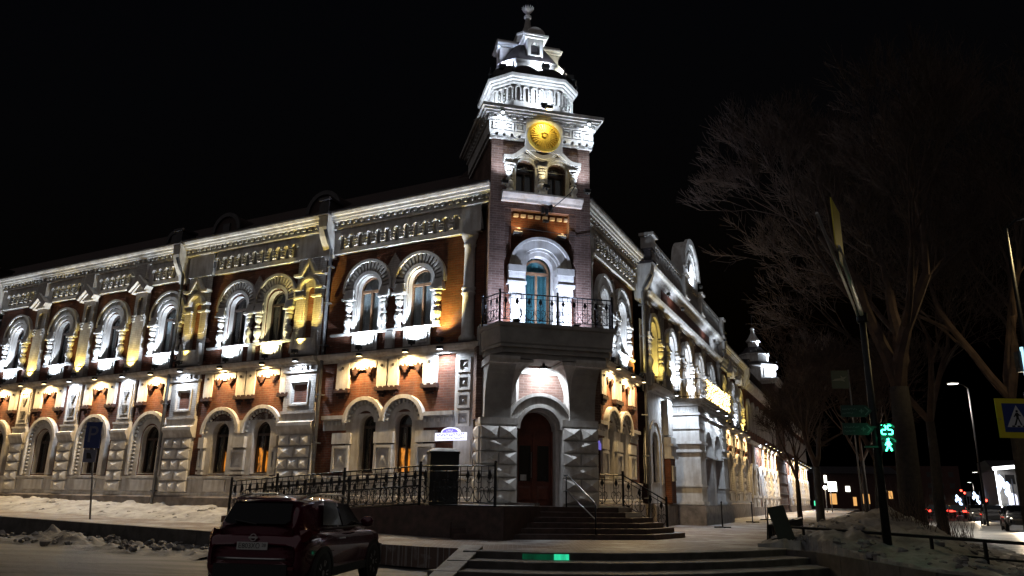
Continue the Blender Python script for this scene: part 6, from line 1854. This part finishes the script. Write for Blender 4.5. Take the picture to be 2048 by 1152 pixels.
        for wx in (-1.27, 1.26):
            w = put('wheel', cached('tyre', lambda: MB().lathe([(.22, -.10), (.31, -.105), (.335, -.07), (.335, .07), (.31, .105), (.22, .10)], n=28).mesh('rubber', 'wheel', True)), F, wx, s * .80, .335, t, R=Matrix.Rotation(-s * PI / 2, 4, 'X'))
            def rimm():
                r = MB().lathe([(.235, .07), (.235, .095), (.21, .10), (.20, .06), (.05, .05)], n=24).lathe([(.05, .04), (.05, .10), (.03, .105)], n=12)
                for k in range(5):
                    a = 2 * PI * k / 5
                    for da in (-.17, .17):
                        c0, s0, c1, s1 = math.cos(a), math.sin(a), math.cos(a + da), math.sin(a + da)
                        r.tube([(.045 * c0, .045 * s0, .085), (.21 * c1, .21 * s1, .092)], .017, 4)
                return r.mesh('rim', 'rim')
            put('rim', cached('rim', rimm), F, wx, s * .80, .335, w, R=Matrix.Rotation(-s * PI / 2, 4, 'X'))
            put('wheel_arch', cached('warch', lambda: MB().ring(0, 0, .365, .43, -8, 188, -.045, .045, 18).mesh('trim', 'wheel_arch')), F, wx, s * .865, .335, t)
            put('arch_hollow', cached('ahol', lambda: MB().lathe([(.372, -.03), (.372, .03)], n=24).mesh('black', 'arch_hollow')), F, wx, s * .868, .335, t, R=Matrix.Rotation(-s * PI / 2, 4, 'X'))
    if rear:
        put('rear_bumper', MB().box(-2.10, -1.98, -.62, .62, .32, .52).mesh('trim'), F, 0, 0, 0, t)
        put('chrome_strip', MB().tube([(-2.075, -.58, .60), (-2.095, -.3, .60), (-2.10, 0, .60), (-2.095, .3, .60), (-2.075, .58, .60)], .02, 6).mesh('steel', 'chrome_strip', True), F, 0, 0, 0, t)
        pl_ = put('number_plate', MB().box(-2.085, -2.065, -.26, .26, .735, .85).mesh('plate'), F, 0, 0, 0, t)
        RT = Matrix.Rotation(-PI / 2, 4, 'Z') @ UPRIGHT
        put('plate_text', text_mesh('Е803ХО', .105, 'sign_black', .001), F, -2.088, .05, .79, pl_, R=RT)
        put('plate_text', text_mesh('28', .07, 'sign_black', .001), F, -2.088, -.20, .805, pl_, R=RT)
        put('badge', MB().ring(0, 0, .045, .058, 0, 360, -.01, .01, 20).box(-.075, .075, -.012, .012, -.014, .014).mesh('steel', 'badge'), F, -2.07, 0, .92, t, rz=PI / 2)
        put('wiper', MB().tube([(-2.045, -.02, 1.12), (-2.035, .36, 1.18)], .012, 5).mesh('trim'), F, 0, 0, 0, t)
        put('antenna', MB().tube([(-1.30, 0, 1.59), (-1.36, 0, 1.72)], .015, 6, .006).mesh('trim'), F, 0, 0, 0, t)
        put('spoiler', MB().prof_x([(-.5, 0), (.5, 0), (.46, .035), (-.46, .035)], -1.84, -1.66).mesh(paint, 'spoiler'), F, 0, 0, 1.50, t)
    else:
        put('windscreen', MB().add([(.78, -.66, 1.18), (.78, .66, 1.18), (.30, .58, 1.49), (.30, -.58, 1.49)], [(0, 1, 2, 3)]).mesh('carglass'), F, .04, 0, .03, t)
        put('grille', MB().box(2.03, 2.06, -.40, .40, .48, .66).mesh('trim'), F, 0, 0, 0, t)
    return t
# pose: rear-left corner near (425,1150), heading to the upper right of the picture
FC = frame(-3.64, 14.25, math.cos(rad(81)), math.sin(rad(81))) @ Matrix.Scale(.97, 4)
car(FC, 'paint_red', 'dark red compact crossover parked at the curb, number plate facing out')
# ================================================================== bare winter trees
def tree(x, y, z, h, seed, label, spread=.55, r0=.28, lean=(0, 0), levels=7, group='bare trees along the side street', limb=.55, fork=.30):
    rnd = random.Random(seed)
    t = thing('bare_tree', label, 'tree', FW, x, y, z, group=group)
    trunk, crown = MB(), MB()
    def grow(p, d, L, r, lv, mb):
        n = 4 if lv > 2 else 3
        path = [p]
        q = p.copy()
        dd = d.copy()
        for i in range(n):
            dd = (dd + Vector((rnd.uniform(-.16, .16), rnd.uniform(-.16, .16), rnd.uniform(-.04, .12)))).normalized()
            q = q + dd * (L / n)
            path.append(q.copy())
        r1 = r * .62
        mb.tube(path, r, 7 if lv > 4 else (5 if lv > 2 else 3), r1)
        if lv <= 0:
            return
        k = 3 if lv > 3 else (4 if lv > 1 else 5)
        for i in range(k):
            f = rnd.uniform(.45, 1.0) if i else 1.0
            bp = path[min(n, max(1, round(f * n)))]
            a = rnd.uniform(0, 2 * PI)
            sp = spread * rnd.uniform(.7, 1.4)
            side = dd.orthogonal().normalized()
            side = Matrix.Rotation(a, 3, dd) @ side
            nd = (dd + side * sp * (1.2 if i else .5) + Vector((0, 0, .10))).normalized()
            grow(bp, nd, L * rnd.uniform(.62, .82), max(.008, r1 * rnd.uniform(.55, .85)), lv - 1, crown)
    base = Vector((x, y, z - .3))
    top = Vector((x + lean[0], y + lean[1], z + h * fork))
    trunk.tube([base, base.lerp(top, .35) + Vector((rnd.uniform(-.1, .1), rnd.uniform(-.1, .1), 0)), base.lerp(top, .7), top], r0, 10, r0 * .72)
    for i in range(3):
        a = 2 * PI * i / 3 + rnd.random()
        grow(top, Vector((math.cos(a) * limb, math.sin(a) * limb, 1)).normalized(), h * .24, r0 * .6, levels - 1, crown)
    put('trunk', trunk.mesh('bark', 'trunk', True), parent=t)
    put('crown', crown.mesh('twig', 'crown'), parent=t)
    return t
b = px(1830, 1035, 24)
tree(b.x, b.y, .5, 15.5, 3, 'broad bare tree with a thick trunk just behind the signal mast', spread=.40, r0=.40, levels=8, limb=.30)
b = px(1640, 1020, 34)
tree(b.x, b.y, .5, 8.5, 5, 'slim bare tree at the edge of the right pavement, its twigs over the facade', r0=.20, levels=7)
b = px(1765, 1022, 40)
tree(b.x, b.y, .5, 10.5, 8, 'bare tree standing behind the signal mast and the broad tree', spread=.40, r0=.26, levels=7, limb=.35)
b = px(1885, 1030, 32)
tree(b.x, b.y, .4, 15, 21, 'bare tree by the road beside the parked cars', r0=.24, levels=7)
b = px(1600, 1024, 50)
tree(b.x, b.y, .5, 8, 17, 'far bare tree hiding part of the lit houses', r0=.18, levels=7)
b = px(2060, 1030, 26)
tree(b.x, b.y, .3, 16, 33, 'bare tree whose yellow-lit branches hang by the street lamp', r0=.26, levels=7)
b = px(1735, 1022, 60)
tree(b.x, b.y, .5, 14, 41, 'thin bare tree farther down the lawn', r0=.2, levels=6)
# scrub at the foot of the big tree
def shrub(x, y, z, label, seed, h=1.3, n=70):
    rnd = random.Random(seed)
    m = MB()
    for i in range(n):
        a, t = rnd.uniform(0, 2 * PI), rnd.uniform(.1, .5)
        d = Vector((math.cos(a) * t, math.sin(a) * t, 1)).normalized()
        p = Vector((x + rnd.uniform(-.5, .5), y + rnd.uniform(-.4, .4), z - .1))
        L = h * rnd.uniform(.5, 1.1)
        m.tube([p, p + d * L * .5, p + d * L + Vector((d.x, d.y, -.1)) * .2], .012, 3, .004)
    th = thing('bare_shrub', label, 'shrub', FW, x, y, z)
    put('stems', m.mesh('twig', 'stems'), parent=th)
b = px(1822, 1050, 22)
shrub(b.x, b.y, b.z - .1, 'leafless shrub at the foot of the broad tree', 4)
b = px(1905, 1045, 27)
shrub(b.x, b.y, .45, 'leafless shrub under the tree beside the parked cars', 9, 1.0, 50)

# ================================================================== side street: lamps, cars, houses, signals
def street_lamp(p, label, h, arm, watts, color=(1, .93, .8), group='street lamps along the side street', rz=0.0, light=True, big=1.0):
    F = frame(p.x, p.y, math.cos(rz), math.sin(rz))
    t = thing('street_lamp', label, 'street lamp', F, 0, 0, p.z, group=group)
    put('pole', MB().tube([(0, 0, p.z), (0, 0, h * .55), (0, 0, h)], .09, 10, .05).mesh('iron', 'pole', True), F, 0, 0, 0, t)
    put('arm', MB().tube([(0, 0, h - .05), (arm * .4, 0, h + .25), (arm, 0, h + .35)], .04, 8).mesh('iron', 'arm', True), F, 0, 0, 0, t)
    s = 1 if arm > 0 else -1
    x0, x1 = sorted((arm - .1 * s, arm + .6 * s))
    put('head', MB().box(x0, x1, -.14 * big, .14 * big, h + .32, h + .42).mesh('grey_stone', 'head'), F, 0, 0, 0, t)
    put('lens', MB().box(x0 + .06, x1 - .06, -.12 * big, .12 * big, h + .29, h + .318).mesh('lampwhite', 'lens'), F, 0, 0, 0, t)
    if light:
        spot(t, world_pt(F, arm + .25 * s, 0, h + .22), (0, 0, -1), color, watts, 165, .5, .15)
    return t
# tall pole at the right edge, its warm lamp just above the picture's side
b = px(2060, 1030, 21)
street_lamp(Vector((15.1, 21.6, .0)), 'tall grey lamp pole at the road beside the crossing sign', 9.75, .9, 380, (1.0, .74, .34))
for i, (sx_, sy_, Y) in enumerate(((1912, 768, 60), (1952, 945, 190), (1940, 965, 260), (1905, 973, 300))):
    q = px(sx_, sy_, Y)
    street_lamp(Vector((q.x + .9, q.y, 0)), f'{ORD[i]} white lamp on a tall pole down the side street past the crossing', q.z - .3, -.9, 5000 if i == 0 else 9000, big=1.0 + Y / 60)
for k, (sx_, sy_) in enumerate(((1650, 975), (1661, 979))):
    q = px(sx_, sy_, 90)
    t = thing('globe_lamp', 'white globe lamp on a short post beyond the trees', 'street lamp', FW, q.x, q.y, 0, group='globe lamps beyond the trees')
    put('globe', MB().lathe([(.02, -.22), (.16, -.16), (.22, 0), (.16, .16), (.02, .22)], n=14).mesh('lampwhite', 'globe', True), FW, q.x, q.y, q.z, t)
    put('post', MB().tube([(q.x, q.y, 0), (q.x, q.y, q.z - .2)], .05, 8).mesh('pipe', 'post', True), parent=t)
# cars on the side street
M['paint_grey'] = car_paint('dark_grey_car_paint', (.05, .05, .055))
M['paint_silver'] = car_paint('silver_car_paint', (.30, .29, .27))
for sx_, sy_, Y, pnt, lab in ((2040, 1055, 50, 'paint_grey', 'dark car with lit headlamps leading the queue on the side street'), (1990, 1046, 63, 'paint_grey', 'dark car second in the queue, its headlamps off'), (1958, 1037, 78, 'paint_silver', 'pale car third in the queue with one bright headlamp')):
    q = px(sx_, sy_, Y)
    FCx = frame(q.x, q.y, -RU.x - .05, -RU.y)
    cx_ = car(FCx, pnt, lab, 'cars queuing on the side street', rear=False, lights=(pnt != 'paint_grey' or sx_ > 2000))
    if pnt != 'paint_grey' or sx_ > 2000:
        spot(cx_, world_pt(FCx, 2.2, 0, .7), FCx.to_3x3() @ Vector((1, 0, -.10)), (1.0, .80, .55), 2500, 80, .6, .1)
M['tail_on'] = emit('lit_tail_lamps', (1.0, .05, .03), 5)
for i, (sx_, sy_, Y) in enumerate(((1905, 1023, 110), (1918, 1021, 130), (1893, 1024, 95), (1862, 1022, 120), (1935, 1018, 170), (1913, 1026, 90), (1870, 1026, 88))):
    q = px(sx_, sy_, Y)
    q.z = 0
    t = thing('distant_car', 'distant car with glowing red tail lamps down the side street', 'car', FW, q.x, q.y, 0, group='distant cars with red tail lamps')
    Fd = frame(q.x, q.y, RU.x, RU.y)
    put('body', loft([[(-2, -.8, .3), (-2, -.85, .9), (-2, .85, .9), (-2, .8, .3)], [(-1.6, -.8, .3), (-1.4, -.65, 1.45), (-1.4, .65, 1.45), (-1.6, .8, .3)], [(.6, -.8, .3), (.4, -.65, 1.45), (.4, .65, 1.45), (.6, .8, .3)], [(2, -.8, .3), (1.9, -.8, .8), (1.9, .8, .8), (2, .8, .3)]], True).mesh('paint_grey', 'body'), Fd, 0, 0, 0, t)
    for s in (-1, 1):
        put('tail_lamp', MB().box(-2.08, -1.98, s * .66 - .17, s * .66 + .17, .72, .92).mesh('tail_on'), Fd, 0, 0, 0, t)
        put('wheel', MB().lathe([(.3, -.1), (.32, 0), (.3, .1)], n=12).mesh('rubber'), Fd, -1.3, s * .75, .3, t, R=Matrix.Rotation(PI / 2, 4, 'X'))
# far traffic lights
M['red'].node_tree.nodes['Principled BSDF'].inputs['Emission Strength'].default_value = 12
for i, (sx_, sy_, Y, lab) in enumerate(((1922, 981, 120, 'red traffic light over the side street, the left one of a pair'), (1929, 986, 128, 'red traffic light over the side street, the right one of a pair'), (1972, 1001, 100, 'low red traffic light beyond the queuing cars'))):
    q = px(sx_, sy_, Y)
    t = thing('traffic_light', lab, 'traffic light', FW, q.x, q.y, 0)
    put('housing', MB().box(-.18, .18, 0, .2, -.75, .25).mesh('black'), FW, q.x, q.y, q.z, t)
    put('red_lamp', MB().lathe([(.16, 0), (.16, .02)], n=14).mesh('red'), FW, q.x, q.y - .01, q.z, t, R=Matrix.Rotation(PI / 2, 4, 'X'))
    put('pole', MB().tube([(q.x + .3, q.y + .1, 0), (q.x + .3, q.y + .1, q.z + .2)], .07, 8).mesh('pipe'), parent=t)
q = px(1938, 988, 120)
t = thing('far_road_sign', 'small white square road sign beside the far red lights', 'sign', FW, q.x, q.y, 0)
put('plate', MB().box(-.4, .4, 0, .03, -.35, .35).mesh('sign_white'), FW, q.x, q.y, q.z, t)
put('post', MB().tube([(q.x, q.y + .05, 0), (q.x, q.y + .05, q.z)], .05, 6).mesh('pipe'), parent=t)
# decorative LED motifs on far poles
M['led'] = emit('blue_white_led', (.55, .70, 1.0), 4)
M['led'].cycles.emission_sampling = 'NONE'
for i, (sx_, sy_, Y, s) in enumerate(((1918, 1001, 130, 1.0), (1953, 996, 120, 1.0), (1882, 1006, 130, .8), (2010, 975, 90, 1.5))):
    q = px(sx_, sy_, Y)
    t = thing('light_decoration', 'blue-white butterfly light motif on a pole ' + ('under the pair of red traffic lights', 'between the red lights and the queuing cars', 'behind the trees of the lawn', 'before the corner house')[i], 'light decoration', FW, q.x, q.y, 0, group='light motifs on street poles')
    m = MB()
    for w in ((-.5, .6), (-.75, 0), (.35, .1), (.55, -.7), (-.1, .2), (-.3, .5), (.2, -.4)):
        m.lathe([(.02, -.3), (.16, -.1), (.2, .1), (.03, .35)], w[0] * .6, 0, 6, sy=.3)
        for k in range(len(m.v) - 24, len(m.v)):
            a = m.v[k]
            m.v[k] = (a[0], a[1], a[2] + w[1])
    put('motif', m.mesh('led'), FW, q.x, q.y, q.z, t, sc=s)
    put('pole', MB().tube([(q.x + .7 * s, q.y + .2, 0), (q.x + .7 * s, q.y + .2, q.z + 1.0)], .07, 8).mesh('pipe'), parent=t)
# corner house across the side street with lit cornice
q = px(1988, 930, 105)
FH = frame(q.x, q.y, RN.x, RN.y)
hs = thing('corner_house', 'grey corner house across the street, edged with white fairy lights', 'building', FH, 8, 0, 0)
Hh = q.z - .6
put('wall', MB().wall(0, 22, 0, Hh, [(1.6 + 2.6 * i, .55, 1.2, 2.6) for i in range(8)], 0, .4).box(0, .02, .01, 16, 0, Hh).mesh('grey_stone'), FH, 0, 0, 0, hs)
put('roof', MB().prof_x([(-.4, Hh), (6, Hh + 1.5), (16, Hh + 1.5), (16, Hh)], -.3, 22).mesh('dark_roof'), FH, 0, 0, 0, hs)
M['fairy'] = emit('white_fairy_lights', (.95, .97, 1.0), 5)
put('lit_eave', MB().tube([(-.3, -.5, Hh + .1), (4, -.5, Hh + .5), (9, -.5, Hh + .8), (22, -.5, Hh + 1.0)], .22, 6).mesh('fairy'), FH, 0, 0, 0, hs)
for i in range(8):
    w = put('window', MB().box(1.05 + 2.6 * i, 2.15 + 2.6 * i, .3, .34, 1.2, 3.2).mesh('black' if i % 3 else 'white_lit'), FH, 0, 0, 0, hs)
    if Hh > 5:
        put('upper_window', MB().box(1.05 + 2.6 * i, 2.15 + 2.6 * i, -.02, .0, 4.3, Hh - .7).mesh('black'), FH, 0, 0, 0, hs)
put('drop_lights', MB().box(-.1, .1, -.5, -.4, 1, Hh).box(1.2, 1.32, -.5, -.4, 1.5, Hh * .7).mesh('fairy'), FH, 0, 0, 0, hs)
# lit sign at the right edge, shop lights beyond the trees
q = px(2048, 722, 24)
t = thing('bus_stop_sign', 'bright cyan-white lit sign board cut off at the right on the lamp pole', 'sign', FW, 15.3, 21.5, 0)
q = px(2050, 722, 21.7)
put('board', MB().box(0, .55, 0, .08, -.42, .42).mesh(emit('cyan_lit_board', (.45, .80, 1.0), 1.6)), FW, q.x - .04, q.y, q.z, t)
put('glyph', MB().box(.05, .25, -.01, 0, .10, .28).mesh('violet_text'), FW, q.x - .04, q.y, q.z, t)
put('bracket', MB().box(-.1, .1, .05, .25, -.3, .3).mesh('iron'), FW, q.x - .04, q.y, q.z, t)
M['shop_warm'] = emit('shop_window_light', (1.0, .50, .15), .9)
M['shop_white'] = emit('shop_sign_light', (.95, 1.0, .85), 4)
M['shop_green'] = emit('shop_green_light', (.10, .9, .45), 1.5)
q = px(1690, 1022, 150)
FK = frame(q.x - 6, 150, 1, -.15)
kk = thing('far_shop_row', 'low far shop row with small bright windows beyond the trees', 'building', FK, 8, 0, 0)
put('wall', MB().box(0, 16, 0, 10, 0, 7).mesh('dark_brick'), FK, 0, 0, 0, kk)
put('roof', MB().prof_x([(-.4, 7), (5, 8.5), (10, 7)], -.3, 16.3).mesh('dark_roof'), FK, 0, 0, 0, kk)
for x0, x1, z0, z1, mt in ((3.0, 4.6, 3.6, 5.4, 'shop_white'), (2.4, 2.9, 5.2, 6.6, 'shop_white'), (3.2, 4.4, 1.2, 3.2, 'shop_warm'), (6.2, 7.0, 3.6, 4.6, 'shop_white'), (9.2, 10.4, 1.4, 3.2, 'shop_warm'), (.2, 1.4, .9, 1.8, 'shop_green'), (12.6, 13.2, 2.6, 3.6, 'shop_white'), (13.9, 14.6, 2.4, 3.8, 'shop_warm'), (7.4, 8.0, 1.0, 2.6, 'shop_warm')):
    put('lit_window', MB().box(x0, x1, -.08, -.01, z0, z1).mesh(mt), FK, 0, 0, 0, kk)
q = px(1880, 960, 260)
FQ = frame(q.x - 14, 290, 1, -.3)
fb_ = thing('far_block', 'dim far apartment block closing the side street', 'building', FQ, 10, 0, 0)
put('wall', MB().box(0, 34, 0, 10, 0, 15).mesh('dark_brick'), FQ, 0, 0, 0, fb_)
for i in range(9):
    for j in range(3):
        put('window', cached('fbw', lambda: MB().box(-.8, .8, -.06, 0, -.9, .9).mesh('black', 'window')), FQ, 2.5 + 3.6 * i, 0, 4 + 4 * j, fb_)
